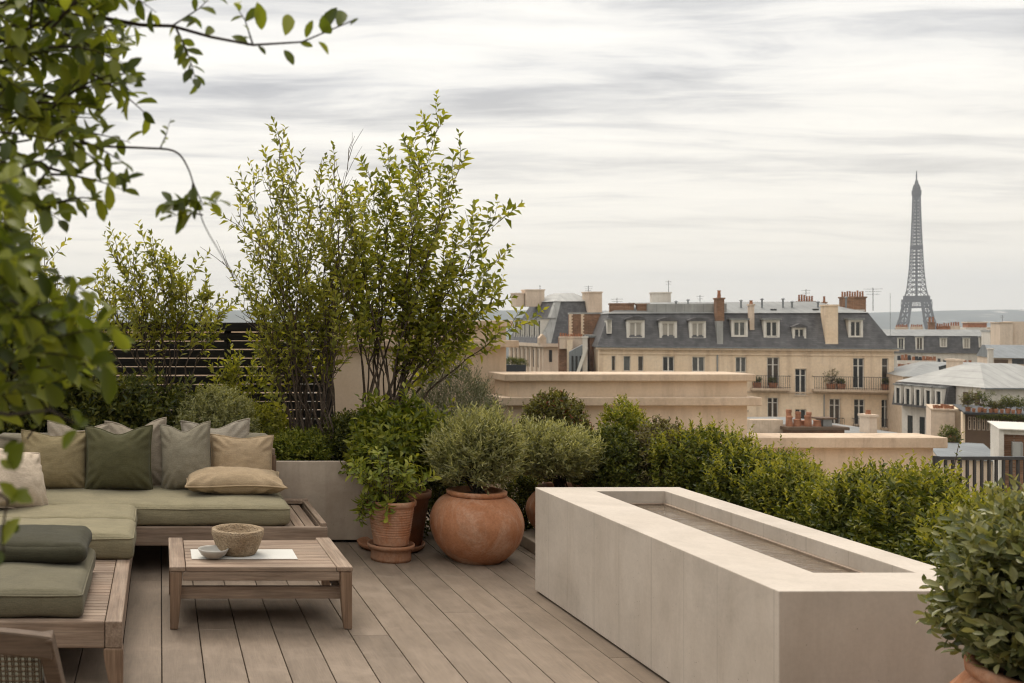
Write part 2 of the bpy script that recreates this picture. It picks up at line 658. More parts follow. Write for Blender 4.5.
M['wood_dark'] = mat_wood('shaded_teak', (0.14, 0.09, 0.06), (0.22, 0.15, 0.10), 0)
M['fab_sage'] = mat_fabric('sage_fabric', (0.262, 0.228, 0.142))
M['fab_moss'] = mat_fabric('moss_fabric', (0.155, 0.138, 0.09))
M['fab_dark'] = mat_fabric('forest_fabric', (0.058, 0.054, 0.034))
M['fab_olive'] = mat_fabric('olive_tan_fabric', (0.27, 0.215, 0.118))
M['fab_green'] = mat_fabric('dark_green_fabric', (0.092, 0.086, 0.042))
M['fab_grey'] = mat_fabric('stone_grey_fabric', (0.35, 0.295, 0.225))
M['fab_greygreen'] = mat_fabric('grey_green_fabric', (0.25, 0.22, 0.16))
M['fab_taupe'] = mat_fabric('taupe_fabric', (0.36, 0.315, 0.25))
M['fab_beige'] = mat_fabric('beige_linen', (0.43, 0.32, 0.20))
M['fab_sand'] = mat_fabric('sand_linen', (0.56, 0.46, 0.35))
M['terra'] = mat_terracotta('terracotta', (0.35, 0.145, 0.068), (0.44, 0.205, 0.108), (0.54, 0.37, 0.265))
M['terra_dark'] = mat_terracotta('terracotta_dark', (0.27, 0.125, 0.065), (0.36, 0.17, 0.09), (0.40, 0.27, 0.19))
M['soil'] = mat_mottled('potting_soil', (0.03, 0.02, 0.014), (0.06, 0.042, 0.03), 12, 0.95, 80, 0.5, 0.8, 0.02)
M['stonebowl'] = mat_mottled('rough_stone', (0.40, 0.29, 0.18), (0.52, 0.40, 0.27), 14, 0.9, 90, 0.45, 0.9, 0.02)
M['ceramic'] = mat_plain('pale_glaze', (0.42, 0.40, 0.36), 0.35, 0.5)
M['paper'] = mat_plain('white_linen', (0.58, 0.57, 0.53), 0.8, 0.2, var=0.05)
M['black_slat'] = mat_wood('black_stained_slat', (0.012, 0.011, 0.011), (0.035, 0.032, 0.030), 0, rough=0.55)
M['bark'] = mat_mottled('bark', (0.075, 0.052, 0.037), (0.15, 0.115, 0.085), 20, 0.9, 120, 0.4, 0.6, 0.01)
M['bark_dark'] = mat_mottled('dark_bark', (0.035, 0.026, 0.02), (0.08, 0.062, 0.045), 20, 0.9, 120, 0.4, 0.6, 0.01)
M['iron'] = mat_plain('dark_iron', (0.025, 0.027, 0.03), 0.5, 0.4)
M['slate'] = mat_slate('slate_roof', (0.088, 0.084, 0.083))
M['zinc'] = mat_zinc('zinc_roof', (0.25, 0.252, 0.238))
M['zinc_light'] = mat_zinc('pale_zinc_roof', (0.35, 0.345, 0.32), 0.7)
M['zinc_blue'] = mat_zinc('blue_grey_zinc', (0.20, 0.215, 0.22), 0.6)
M['cream'] = mat_plaster('cream_render', (0.72, 0.555, 0.385), (0.79, 0.635, 0.465), (0.52, 0.385, 0.265))
M['cream_pink'] = mat_plaster('pinkish_render', (0.62, 0.49, 0.375), (0.69, 0.56, 0.44), (0.45, 0.35, 0.27))
M['white_wall'] = mat_plaster('pale_render', (0.60, 0.55, 0.48), (0.68, 0.63, 0.56), (0.44, 0.39, 0.33))
M['white_paint'] = mat_plain('white_paint', (0.66, 0.62, 0.55), 0.5, 0.3, var=0.1)
M['brick'] = mat_brick('brown_brick', (0.20, 0.10, 0.055), (0.29, 0.15, 0.085), (0.28, 0.21, 0.15))
M['pot_orange'] = mat_plain('chimney_terracotta', (0.34, 0.155, 0.085), 0.8, 0.2, var=0.4)
M['glass'] = mat_plain('window_glass', (0.025, 0.028, 0.03), 0.12, 0.5)
M['glass_mid'] = mat_plain('reflecting_glass', (0.10, 0.105, 0.10), 0.15, 0.6, var=0.5, scale=1.2)
M['glass_warm'] = mat_plain('dim_room_glass', (0.065, 0.05, 0.036), 0.15, 0.5, var=0.5, scale=1.5)
M['glass_pale'] = mat_plain('curtained_glass', (0.36, 0.33, 0.28), 0.4, 0.4)
M['tower_iron'] = mat_plain('tower_iron', (0.05, 0.044, 0.038), 0.7, 0.2)
M['wood_brown'] = mat_plain('brown_joinery', (0.13, 0.085, 0.055), 0.7, 0.2)

M['lf_tree1'] = mat_leaf('leaf_olive', (0.11, 0.125, 0.018), (0.23, 0.238, 0.035), (0.38, 0.36, 0.065), 0.55)
M['lf_tree2'] = mat_leaf('leaf_cherry', (0.11, 0.13, 0.018), (0.23, 0.25, 0.032), (0.39, 0.37, 0.055), 0.55)
M['lf_front'] = mat_leaf('leaf_foreground', (0.055, 0.078, 0.012), (0.125, 0.16, 0.02), (0.26, 0.29, 0.04), 0.5, 0.4)
M['lf_box'] = mat_leaf('leaf_hedge', (0.04, 0.056, 0.010), (0.10, 0.12, 0.017), (0.21, 0.205, 0.03), 0.4)
M['lf_box2'] = mat_leaf('leaf_hedge_deep', (0.034, 0.048, 0.010), (0.08, 0.097, 0.016), (0.165, 0.17, 0.03), 0.35)
M['lf_silver'] = mat_leaf('leaf_silver_green', (0.14, 0.15, 0.062), (0.265, 0.265, 0.115), (0.40, 0.385, 0.19), 0.4)
M['lf_rosemary'] = mat_leaf('leaf_rosemary', (0.08, 0.088, 0.055), (0.155, 0.165, 0.105), (0.26, 0.265, 0.18), 0.25)
M['lf_red'] = mat_leaf('leaf_red_tinged', (0.065, 0.055, 0.02), (0.13, 0.125, 0.035), (0.22, 0.205, 0.05), 0.35, warm=(0.25, 0.06, 0.03))
M['lf_brown'] = mat_leaf('leaf_brown_tinged', (0.08, 0.06, 0.035), (0.15, 0.125, 0.06), (0.24, 0.22, 0.06), 0.3)
M['lf_dark'] = mat_leaf('leaf_dark', (0.042, 0.055, 0.014), (0.095, 0.11, 0.025), (0.20, 0.195, 0.04), 0.4)
M['lf_bright'] = mat_leaf('leaf_bright', (0.07, 0.095, 0.013), (0.155, 0.185, 0.022), (0.28, 0.28, 0.04), 0.45)
M['lf_young'] = mat_leaf('leaf_young_tips', (0.13, 0.145, 0.02), (0.24, 0.24, 0.034), (0.36, 0.325, 0.05), 0.45)
M['lf_young_silver'] = mat_leaf('leaf_silver_tips', (0.29, 0.285, 0.125), (0.43, 0.41, 0.20), (0.54, 0.51, 0.27), 0.4)
M['lf_glossy'] = mat_leaf('leaf_glossy_grey_green', (0.065, 0.08, 0.028), (0.15, 0.165, 0.062), (0.29, 0.285, 0.125), 0.3, 0.3)


def mat_deck():
    m, g, b, o = mat('deck_boards', 0.62, 0.3)
    o = world_pos(g)
    isl = g.node('ShaderNodeNewGeometry').outputs['Random Per Island']
    off = g.node('ShaderNodeCombineXYZ')
    g.set(off.inputs[1], g.math('MULTIPLY', isl, 37.0))
    va = g.node('ShaderNodeVectorMath', operation='ADD')
    g.l.new(o, va.inputs[0])
    g.l.new(off.outputs[0], va.inputs[1])
    p = va.outputs[0]
    n1 = g.noise(g.mapping(p, (14, 2.6, 1)), 1.0, 6, 0.65, 0.5)
    n2 = g.noise(g.mapping(p, (150, 7, 1)), 1.0, 3, 0.6)
    n3 = g.noise(g.mapping(p, (3.2, 4.4, 1)), 1.0, 8, 0.72, 0.9)
    n4 = g.noise(g.mapping(o, (0.9, 0.9, 1)), 1.0, 4, 0.6)
    c = g.mix(g.ramp(n1, [(0.3, 0.0), (0.7, 1.0)]), (0.172, 0.130, 0.094), (0.240, 0.184, 0.136))
    c = g.mix(1.0, c, g.ramp(n2, [(0.3, 0.88), (0.65, 1.04)]), 'MULTIPLY')
    c = g.mix(g.ramp(n3, [(0.48, 0.0), (0.72, 0.55)]), c, (0.315, 0.247, 0.188))
    c = g.mix(1.0, c, g.ramp(n4, [(0.3, 0.82), (0.7, 1.08)]), 'MULTIPLY')
    c = g.mix(1.0, c, g.ramp(isl, [(0.0, 0.90), (1.0, 1.07)]), 'MULTIPLY')
    g.l.new(c, b.inputs['Base Color'])
    g.l.new(g.ramp(n3, [(0.3, 0.5), (0.7, 0.72)]), b.inputs['Roughness'])
    bump(g, b, n2, 0.15, 0.002)
    return m


M['deck'] = mat_deck()

# ================================================================== ground, terrain, hills, haze
def smooth01(t):
    t = np.clip(t, 0, 1)
    return t * t * (3 - 2 * t)


def terrain():
    xs = np.concatenate([np.linspace(-7000, -600, 14), np.linspace(-500, 2500, 40), np.linspace(2700, 8000, 18)])
    ys = np.concatenate([np.linspace(-60, 300, 10), np.linspace(400, 6400, 50)])
    X, Y = np.meshgrid(xs, ys)
    Z = -22 - 55 * smooth01((Y - 150) / 900)
    ridge = 48 + 16 * np.sin(X / 900.0 + 0.6) * np.cos(X / 2300.0) + 7 * np.sin(X / 310.0 + 2) + 10 * smooth01((X - 1500) / 2500)
    Z = Z + (ridge + 77) * smooth01((Y - 2900) / 1700) * (1 - 0.25 * smooth01((Y - 4800) / 1500))
    ny, nx = X.shape
    v = np.stack([X.ravel(), Y.ravel(), Z.ravel()], 1)
    i = np.arange(ny * nx).reshape(ny, nx)
    f = np.stack([i[:-1, :-1].ravel(), i[:-1, 1:].ravel(), i[1:, 1:].ravel(), i[1:, :-1].ravel()], 1)
    m, g, b, o = mat('far_land', 0.95, 0.1)
    o = world_pos(g)
    n1 = g.noise(o, 0.004, 6, 0.7)
    vo = g.node('ShaderNodeTexVoronoi')
    g.l.new(g.mapping(o, (1, 0.6, 1)), vo.inputs['Vector'])
    vo.inputs['Scale'].default_value = 0.016
    spk = g.math('MULTIPLY', g.ramp(vo.outputs[0], [(0.20, 1.0), (0.32, 0.0)]), g.ramp(g.noise(o, 0.0016, 4, 0.7), [(0.50, 0.0), (0.62, 1.0)]))
    c = g.mix(g.ramp(n1, [(0.35, 0.0), (0.65, 1.0)]), (0.035, 0.045, 0.025), (0.085, 0.09, 0.06))
    c = g.mix(spk, c, (0.68, 0.62, 0.54))
    g.l.new(c, b.inputs['Base Color'])
    o = link('terrain', raw_mesh('terrain', v, [f]), m, smooth=True)
    tag(o, kind='structure')


terrain()


def haze_box():
    m = bpy.data.materials.new('haze_air')
    m.use_nodes = True
    n = m.node_tree
    n.nodes.clear()
    out = n.nodes.new('ShaderNodeOutputMaterial')
    v = n.nodes.new('ShaderNodeVolumePrincipled')
    v.inputs['Color'].default_value = (0.86, 0.92, 1.0, 1)
    v.inputs['Density'].default_value = 0.00017
    n.links.new(v.outputs[0], out.inputs['Volume'])
    o = MB().box(-7100, 8100, -70, 6500, -78, 300).build('haze', m)
    tag(o, kind='stuff')


haze_box()

# deck: boards along Y, gaps between, over a dark bed
PITCH = 0.195


def deck():
    mb = MB()
    x = 0.0085 - PITCH * 26
    rng = random.Random(5)
    while x < 4.3:
        y = -1.0 - rng.random() * 2
        while y < 10.0:
            ln = 3.6 if rng.random() < 0.7 else 4.8
            y2 = min(y + ln, 10.0)
            mb.box(x + 0.0024, x + PITCH - 0.0024, y + 0.0015, y2 - 0.0015, -0.025, 0)
            y = y2
        x += PITCH
    o = mb.build('deck', M['deck'], bevel=0.002, seg=1)
    tag(o, kind='structure')
    b = MB().box(-5.1, 4.35, -4.1, 10.05, -0.30, -0.03).build('deck_bed', mat_plain('deck_bed', (0.015, 0.012, 0.010), 0.9))
    tag(b, kind='structure')
    t = MB().box(-9, 13, -8, 10.9, -23, -0.48).build('roof_slab', M['lime_cap'])
    tag(t, kind='structure')


deck()


# ================================================================== foliage generators
def nrm(a):
    return a / np.maximum(np.linalg.norm(a, axis=-1, keepdims=True), 1e-9)


class Leaves:
    def __init__(s):
        s.P, s.D, s.N, s.L, s.W = [], [], [], [], []

    def add(s, p, d, n, l, w):
        s.P.append(np.atleast_2d(p))
        s.D.append(np.atleast_2d(d))
        s.N.append(np.atleast_2d(n))
        k = len(s.P[-1])
        s.L.append(np.broadcast_to(l, (k,)).astype(float))
        s.W.append(np.broadcast_to(w, (k,)).astype(float))

    def build(s, name, mt, parent=None, hi=False, droop=0.15, fold=0.25):
        p, d, n = np.concatenate(s.P), nrm(np.concatenate(s.D)), np.concatenate(s.N)
        L, Wd = np.concatenate(s.L)[:, None], np.concatenate(s.W)[:, None]
        side = nrm(np.cross(d, n))
        n = nrm(np.cross(side, d))
        N = len(p)
        if parent is not None:
            o = ORG.get(parent.name, Vector((0, 0, 0)))
            p = p - np.array([o.x, o.y, o.z])
        i = np.arange(N)[:, None]
        if not hi:
            v = np.stack([p, p + d * L * 0.45 + side * Wd * 0.5 + n * Wd * fold, p + d * L * 0.45 - side * Wd * 0.5 + n * Wd * fold,
                          p + d * L - n * L * droop], 1).reshape(-1, 3)
            f = np.concatenate([i * 4 + np.array([0, 1, 3]), i * 4 + np.array([0, 3, 2])])
            me = raw_mesh(name, v, [f])
        else:
            secs = [(0.13, 0.24, 0.02), (0.36, 0.45, 0.14), (0.64, 0.49, 0.42), (0.86, 0.28, 0.75)]
            vs = [p]
            for tt, ww, dd_ in secs:
                m_ = p + d * L * tt - n * L * droop * dd_
                vs += [m_ + side * Wd * ww + n * Wd * fold * ww * 2, m_, m_ - side * Wd * ww + n * Wd * fold * ww * 2]
            vs.append(p + d * L - n * L * droop)
            nv = len(vs)
            v = np.stack(vs, 1).reshape(-1, 3)
            k = i * nv
            t = np.concatenate([k + np.array(a) for a in ([0, 1, 2], [0, 2, 3], [10, 13, 11], [11, 13, 12])])
            q = np.concatenate([k + np.array(a) for b in (1, 4, 7) for a in ([b, b + 3, b + 4, b + 1], [b + 1, b + 4, b + 5, b + 2])])
            me = raw_mesh(name, v, [t, q])
        return link(name, me, mt, parent, smooth=hi)

    def sprigs(s, base, axis, length, k, ll, lw, rng, ang=50, tip=True, jit=0.25):
        """k leaves spiralled along N short shoots"""
        base, axis = np.atleast_2d(base).astype(float), nrm(np.atleast_2d(axis).astype(float))
        N = len(base)
        length = np.broadcast_to(length, (N,))[:, None]
        ref = np.where(np.abs(axis[:, 2:3]) < 0.9, np.array([[0, 0, 1.0]]), np.array([[1.0, 0, 0]]))
        u = nrm(np.cross(axis, ref))
        v = np.cross(axis, u)
        ph = rng.random((N, 1)) * 6.28
        for j in range(k):
            t = (j + 0.6) / k
            a = ph + j * 2.4 + rng.normal(0, 0.3, (N, 1))
            rad = u * np.cos(a) + v * np.sin(a)
            an = np.radians(ang * (1.15 - 0.55 * t)) + rng.normal(0, 0.15, (N, 1))
            d = axis * np.cos(an) + rad * np.sin(an) + rng.normal(0, jit * 0.5, (N, 3))
            n = axis * np.sin(an) - rad * np.cos(an) + rng.normal(0, jit, (N, 3))
            sc = (0.75 + 0.5 * rng.random(N)) * (1.05 - 0.35 * t)
            s.add(base + axis * length * t, d, n, ll * sc, lw * sc)


def lump(rng, n=7):
    c = nrm(rng.normal(0, 1, (n, 3)))
    a = rng.uniform(0.5, 1.0, n)
    k = rng.uniform(2.5, 6.0, n)

    def f(d):
        w = np.exp(k * (d @ c.T - 1.0)) * a
        return w.sum(1)
    return f


def shrub_leaves(c, rad, n, ll, lw, k=7, seed=0, slen=0.07, up=0.5, ang=50, lumpy=0.22, zmin=-0.75, core=0.35, spiky=0.0):
    """leaf shoots spread through a lumpy ellipsoid round c"""
    rng = np.random.default_rng(seed)
    f = lump(rng)
    d = nrm(rng.normal(0, 1, (n * 2, 3)))
    d = d[d[:, 2] > zmin][:n]
    n = len(d)
    lv = f(d)
    scale = 1 - lumpy + lumpy * 1.3 * np.clip(lv, 0, 1.4)
    r = np.where(rng.random(n) < core, rng.random(n) ** 0.5 * 0.85, rng.uniform(0.82, 1.0, n)) * scale
    if spiky:
        r = r * (1 + spiky * (rng.random(n) ** 6) * np.clip(d[:, 2] + 0.3, 0, 1))
    p = np.array(c) + d * r[:, None] * np.array(rad)
    ax = nrm(d * 0.75 + np.array([0, 0, up]) + rng.normal(0, 0.35, (n, 3)))
    L = Leaves()
    L.sprigs(p - ax * slen * 0.5, ax, slen * rng.uniform(0.7, 1.4, n), k, ll, lw, rng, ang)
    return L, p


def shrub_stems(c, rad, p, base, rng, n=16, r=0.008, mid_pull=0.5):
    mb = MB()
    pts = p[rng.choice(len(p), n, replace=False)]
    b = Vector(base)
    for q in pts:
        q = Vector(q)
        m = b.lerp(q, 0.5) + Vector((rng.normal(0, 0.02), rng.normal(0, 0.02), 0.03))
        b2 = b + Vector((rng.normal(0, 0.02), rng.normal(0, 0.02), 0))
        mb.tube([b2, b.lerp(m, 0.55) + Vector((rng.normal(0, 0.01), rng.normal(0, 0.01), 0.02)), m, q], [r, r * 0.8, r * 0.55, r * 0.2], 5)
    return mb


def bez(a, b, c, n):
    return [a * (1 - t) ** 2 + b * 2 * t * (1 - t) + c * t * t for t in [i / n for i in range(n + 1)]]


def stem_tree(name, label, base, tips, mt, seed, leaf=(0.055, 0.026), twig_len=0.34, twigs=16, t0=0.3, stem_r=0.02, group=None,
              k=7, bark='bark', ang=55, spread=0.1, bare=0, top_leaves=True, hi=False, dens=1.0, twig_up=0.55):
    rng = np.random.default_rng(seed)
    rd = random.Random(seed)
    base = Vector(base)
    root = thing(name, label, 'tree', base, group)
    mb = MB()
    L = Leaves()
    for ti, tip in enumerate(tips):
        tip = Vector(tip)
        b = base + Vector((rd.uniform(-spread, spread), rd.uniform(-spread, spread) * 0.7, 0))
        mid = b.lerp(tip, 0.5)
        lean = tip - b
        ctrl = Vector((b.x + lean.x * 0.40, b.y + lean.y * 0.4, b.z + lean.z * 0.55)) + Vector((rd.uniform(-.06, .06), rd.uniform(-.06, .06), 0))
        pts = bez(b, ctrl, tip, 14)
        pts = [p + Vector((rd.gauss(0, .012), rd.gauss(0, .012), 0)) for p in pts]
        r0 = stem_r * rd.uniform(0.75, 1.15)
        mb.tube(pts, [max(0.0022, r0 * (1 - i / 14.5) ** 0.9) for i in range(15)], 6)
        bare_stem = ti >= len(tips) - bare
        nt = int(twigs * (0.7 + lean.length * 0.22))
        for q in range(nt):
            t = t0 + (1 - t0) * ((q + rd.random()) / nt)
            x = t * 14
            i = min(13, int(x))
            pt = pts[i].lerp(pts[i + 1], x - i)
            sd = (pts[i + 1] - pts[i]).normalized()
            u, v = frame_from(sd)
            a = rd.random() * 6.28
            out = u * math.cos(a) + v * math.sin(a)
            d = (sd * 0.75 + out * rd.uniform(0.35, 0.8) + Vector((0, 0, twig_up * 0.4))).normalized()
            ln = twig_len * (1.1 - 0.55 * t) * rd.uniform(0.55, 1.25)
            end = pt + d * ln + Vector((0, 0, twig_up * 0.2 * ln))
            m = pt.lerp(end, 0.5) + Vector((rd.gauss(0, .012), rd.gauss(0, .012), -0.02 * ln))
            mb.tube([pt, m, end], [0.0028, 0.0021, 0.0012], 4, cap=False)
            if bare_stem and rd.random() < 0.75:
                continue
            if rd.random() > dens:
                continue
            kk = max(3, int(k * (0.5 + ln / twig_len)))
            L.sprigs(np.array(m.lerp(pt, 0.4)), np.array(end - m), (end - pt).length * 0.85, kk, leaf[0] * rd.uniform(.8, 1.1), leaf[1] * rd.uniform(.8, 1.1), rng, ang)
        if top_leaves and not bare_stem:
            L.sprigs(np.array(pts[11]), np.array(pts[14] - pts[11]), (pts[14] - pts[11]).length * 1.05, 9, leaf[0] * 0.85, leaf[1] * 0.85, rng, ang)
    mb.build('trunk', M[bark], root, smooth=True)
    L.build('crown', mt, root, hi=hi, droop=0.12)
    return root


# ================================================================== limestone parapets, fence, planter, railing
def parapet(label, x0, x1, y, ztop, depth, zb=-0.4, caps=((0.0, 0.065, 0.05), (0.205, 0.075, 0.085)), left=True, step=0.0):
    """body + two projecting mouldings, each (drop from the top, height, projection)"""
    root = thing('parapet_wall', label, 'wall', ((x0 + x1) / 2, y, zb))
    MB().box(x0 + 0.05, x1 - 0.05, y, y + depth, zb, ztop - 0.03).build('wall', M['limestone'], root, bevel=0.006)
    for dr, h, pr in caps:
        MB().box(x0 + 0.05 - pr, x1 - 0.05 + pr, y - pr, y + depth + pr, ztop - dr - h, ztop - dr).build('moulding', M['lime_cap'], root, bevel=0.008)
    return root


dA = 9.98
parapet('tall limestone parapet with two mouldings behind the green-leaved trees', PX(318, dA), PX(508.5, dA) + 0.03, dA, PZ(320.3, dA), 0.5,
        caps=((0.0, 0.06, 0.05), (0.19, 0.065, 0.09)))
dB = 9.4
parapet('long limestone parapet with double moulding behind the clipped bushes', PX(503.5, dB), PX(753, dB), dB, PZ(372.3, dB + .3), 0.40)
dC = 9.4
parapet('low limestone parapet with one thick flat coping beyond the hedge', PX(748, dC), PX(939, dC), dC, PZ(434.3, dC + .2), 0.24, zb=-0.48, caps=((0.0, 0.095, 0.075),))

# pale wall of the neighbouring roof seen through the slats
w = thing('parapet_wall', 'pale rendered wall glimpsed through the gaps of the black slat fence', 'wall', (-1.0, 13, -0.48))
MB().box(-6, PX(300, 13), 13, 13.3, -0.48, PZ(328, 13)).build('wall', M['lime_cap'], w)
MB().box(-6.05, PX(300, 13) + 0.05, 12.95, 13.35, PZ(328, 13), PZ(325.5, 13)).build('coping', M['white_paint'], w)


def fence():
    y = 9.0
    x0, x1 = -3.6, PX(332, y)
    root = thing('slat_fence', 'black horizontal slat fence with narrow gaps behind the sofa planting', 'fence', ((x0 + x1) / 2, y, 0))
    mb = MB()
    rng = random.Random(3)
    z = PZ(322.5, y)
    mb.box(x0, x1, y - 0.02, y + 0.045, z - 0.075, z)
    z -= 0.075 + 0.014
    xs = [x0, PX(40, y), PX(228, y), x1]
    while z > 0.12:
        for a, b in zip(xs[:-1], xs[1:]):
            dz = rng.uniform(-0.003, 0.003)
            mb.box(a + 0.002, b - 0.002, y + rng.uniform(-.002, .002), y + 0.022, z - 0.0655 + dz, z + dz)
        z -= 0.074
    mb.build('slats', M['black_slat'], root, bevel=0.003, seg=1)
    for px in (-120, 40, 228, 330):
        MB().box(PX(px, y) - 0.03, PX(px, y) + 0.03, y + 0.024, y + 0.09, 0, PZ(323.5, y)).build('post', M['black_slat'], root)


fence()


def planter():
    y0, y1 = 7.68, 8.75
    x0, x1 = -3.4, PX(384, y0)
    z = PZ(461.3, y0)
    root = thing('planter_box', 'long warm grey concrete planter box behind the sofa', 'planter', ((x0 + x1) / 2, y0, 0))
    mb = MB()
    t = 0.035
    mb.box(x0, x1, y0, y0 + t, 0.02, z)
    mb.box(x0, x1, y1 - t, y1, 0.02, z)
    mb.box(x0, x0 + t, y0 + t, y1 - t, 0.02, z)
    mb.box(x1 - t, x1, y0 + t, y1 - t, 0.02, z)
    mb.build('shell', M['concrete_planter'], root, bevel=0.004)
    MB().box(x0 + t, x1 - t, y0 + t, y1 - t, 0.02, z - 0.05).build('soil', M['soil'], root)
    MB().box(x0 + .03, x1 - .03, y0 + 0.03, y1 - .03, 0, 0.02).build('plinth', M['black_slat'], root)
    return z


PLZ = planter() - 0.05


hw_ = thing('unseen_house_wall', 'unseen brown rendered house wall with tall dark glazed doors, added behind the terrace to block sky light', 'wall', (0, -2.2, 0))  # out of view, added to keep sky light off the trough front
MB().box(-6, 7, -2.5, -2.2, -.02, 4.2).build('wall', mat_plaster('house_render', (0.20, 0.155, 0.12), (0.24, 0.19, 0.15), (0.15, 0.12, 0.09)), hw_)
for k in range(4):
    MB().box(-4.5 + k * 2.4, -2.6 + k * 2.4, -2.19, -2.15, .05, 2.6).build('door', M['glass'], hw_)


def railing():
    y = 9.0
    x0, x1 = PX(936, y), PX(1090, y)
    zt = PZ(456.5, y)
    root = thing('metal_railing', 'dark metal railing of upright bars beyond the hedge, beside the low parapet', 'railing', ((x0 + x1) / 2, y, -0.48))
    MB().box(x0, x1, y - 0.02, y + 0.02, zt - 0.028, zt).build('top_rail', M['iron'], root, bevel=0.003)
    MB().box(x0, x1, y - 0.012, y + 0.012, -0.38, -0.35).build('bottom_rail', M['iron'], root)
    x = x0 + 0.02
    while x < x1:
        MB().box(x - 0.009, x + 0.009, y - 0.009, y + 0.009, -0.35, zt - 0.028).build('baluster', M['iron'], root)
        x += 0.062
    for x in (x0 - 0.0, x1):
        MB().box(x - 0.018, x + 0.018, y - 0.018, y + 0.018, -0.48, zt + 0.004).build('post', M['iron'], root)


railing()


# ================================================================== water trough
def trough():
    X0, X1, Y0, Y1, Z = 2.252, 3.118, 3.84, 6.28, 0.624
    x0, x1, y0, y1 = 2.56, 2.962, 4.125, 6.135
    root = thing('water_trough', 'long pale concrete water trough with a shallow rectangular pool', 'fountain', ((X0 + X1) / 2, (Y0 + Y1) / 2, 0))
    mb = MB()
    zb = 0.012
    vs = [(X0, Y0, zb), (X1, Y0, zb), (X1, Y1, zb), (X0, Y1, zb), (X0, Y0, Z), (X1, Y0, Z), (X1, Y1, Z), (X0, Y1, Z),
          (x0, y0, Z), (x1, y0, Z), (x1, y1, Z), (x0, y1, Z), (x0, y0, Z - .15), (x1, y0, Z - .15), (x1, y1, Z - .15), (x0, y1, Z - .15)]
    fs = [(0, 3, 2, 1), (0, 1, 5, 4), (1, 2, 6, 5), (2, 3, 7, 6), (3, 0, 4, 7),
          (4, 5, 9, 8), (5, 6, 10, 9), (6, 7, 11, 10), (7, 4, 8, 11),
          (8, 9, 13, 12), (9, 10, 14, 13), (10, 11, 15, 14), (11, 8, 12, 15), (12, 13, 14, 15)]
    mb.add(vs, fs)
    mb.build('basin', M['concrete'], root, bevel=0.004, seg=2)
    # inner stepped lip at the water line, damp
    damp = mat_mottled('damp_concrete', (0.27, 0.20, 0.145), (0.38, 0.29, 0.215), 6, 0.4, 50, 0.3, 0.3, 0.004, 0.5)
    lip = MB()
    a = 0.022
    zw = Z - 0.074
    lip.box(x1 - a, x1 - .001, y0 + .001, y1 - .001, Z - .149, zw + .006)
    lip.box(x0 + .001, x1 - a, y1 - a, y1 - .001, Z - .149, zw + .006)
    lip.box(x0 + .001, x0 + a, y0 + .001, y1 - a, Z - .149, zw + .006)
    lip.build('ledge', damp, root, bevel=0.003)
    # basin floor slats / sediment seen through the water
    fl = MB()
    fl.box(x0 + a, x1 - a, y0 + .001, y1 - a, Z - .149, Z - .112)
    fl.build('basin_floor', mat_mottled('basin_floor', (0.26, 0.195, 0.14), (0.44, 0.36, 0.28), 5, 0.5, 40, 0.3, 0.2, 0.004, 0.4, stain=(0.16, 0.115, 0.08)), root)
    # water
    m, g, b, o = mat('pool_water', 0.04, 0.5)
    b.inputs['Base Color'].default_value = (0.86, 0.82, 0.74, 1)
    b.inputs['Transmission Weight'].default_value = 1.0
    b.inputs['IOR'].default_value = 1.33
    o = world_pos(g)
    h1 = g.noise(g.mapping(o, (14, 34, 1)), 1.0, 3, 0.55, 0.6)
    h2 = g.noise(g.mapping(o, (60, 90, 1)), 1.0, 2, 0.5)
    sx = g.node('ShaderNodeSeparateXYZ')
    g.l.new(o, sx.inputs[0])
    near = g.ramp(g.math('DIVIDE', sx.outputs[1], 10.0), [(0.43, 1.0), (0.52, 0.35)])
    bump(g, b, g.math('MULTIPLY', g.math('ADD', h1, g.math('MULTIPLY', h2, 0.3)), near), 0.8, 0.016)
    n = 2
    MB().add([(x0 + a, y0 + .001, zw), (x1 - a, y0 + .001, zw), (x1 - a, y1 - a, zw), (x0 + a, y1 - a, zw)], [(0, 1, 2, 3)]).build('water', m, root)
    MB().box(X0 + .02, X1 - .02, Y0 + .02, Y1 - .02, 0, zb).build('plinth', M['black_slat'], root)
    root.rotation_euler.z = 0.008


trough()


# ================================================================== cushions
def round_box(w, d, h, r, n=22, crown=0.02, side=0.012, seed=0, wrinkle=0.0065):
    bm = bmesh.new()
    bmesh.ops.create_cube(bm, size=2.0)
    bmesh.ops.subdivide_edges(bm, edges=bm.edges[:], cuts=n, use_grid_fill=True)
    hf = Vector((w / 2, d / 2, h / 2))
    for v in bm.verts:
        p = v.co.copy()
        q = Vector(tuple(math.copysign(1 - (1 - abs(a)) ** 1.5, a) for a in p))
        full = Vector((q.x * hf.x, q.y * hf.y, q.z * hf.z))
        inn = Vector(tuple(max(-(hf[i] - r), min(hf[i] - r, full[i])) for i in range(3)))
        dl = full - inn
        if dl.length > 1e-9:
            full = inn + dl.normalized() * min(r, dl.length if max(abs(dl.x), abs(dl.y), abs(dl.z)) < r * 0.999 else r)
        if p.z > 0:
            full.z += crown * (1 - q.x ** 4) * (1 - q.y ** 4) * max(0, q.z)
        full.x += math.copysign(side, q.x) * (1 - q.z ** 2) * abs(q.x) ** 6
        full.y += math.copysign(side, q.y) * (1 - q.z ** 2) * abs(q.y) ** 6
        nz = noise.noise(Vector((full.x * 5 + seed, full.y * 5, full.z * 9))) * wrinkle * 1.6 + noise.noise(Vector((full.x * 16 + seed, full.y * 16, full.z * 16))) * wrinkle * 0.5
        full += Vector((q.x * 0.4, q.y * 0.4, q.z)).normalized() * nz
        full.z += h / 2
        v.co = full
    return bm


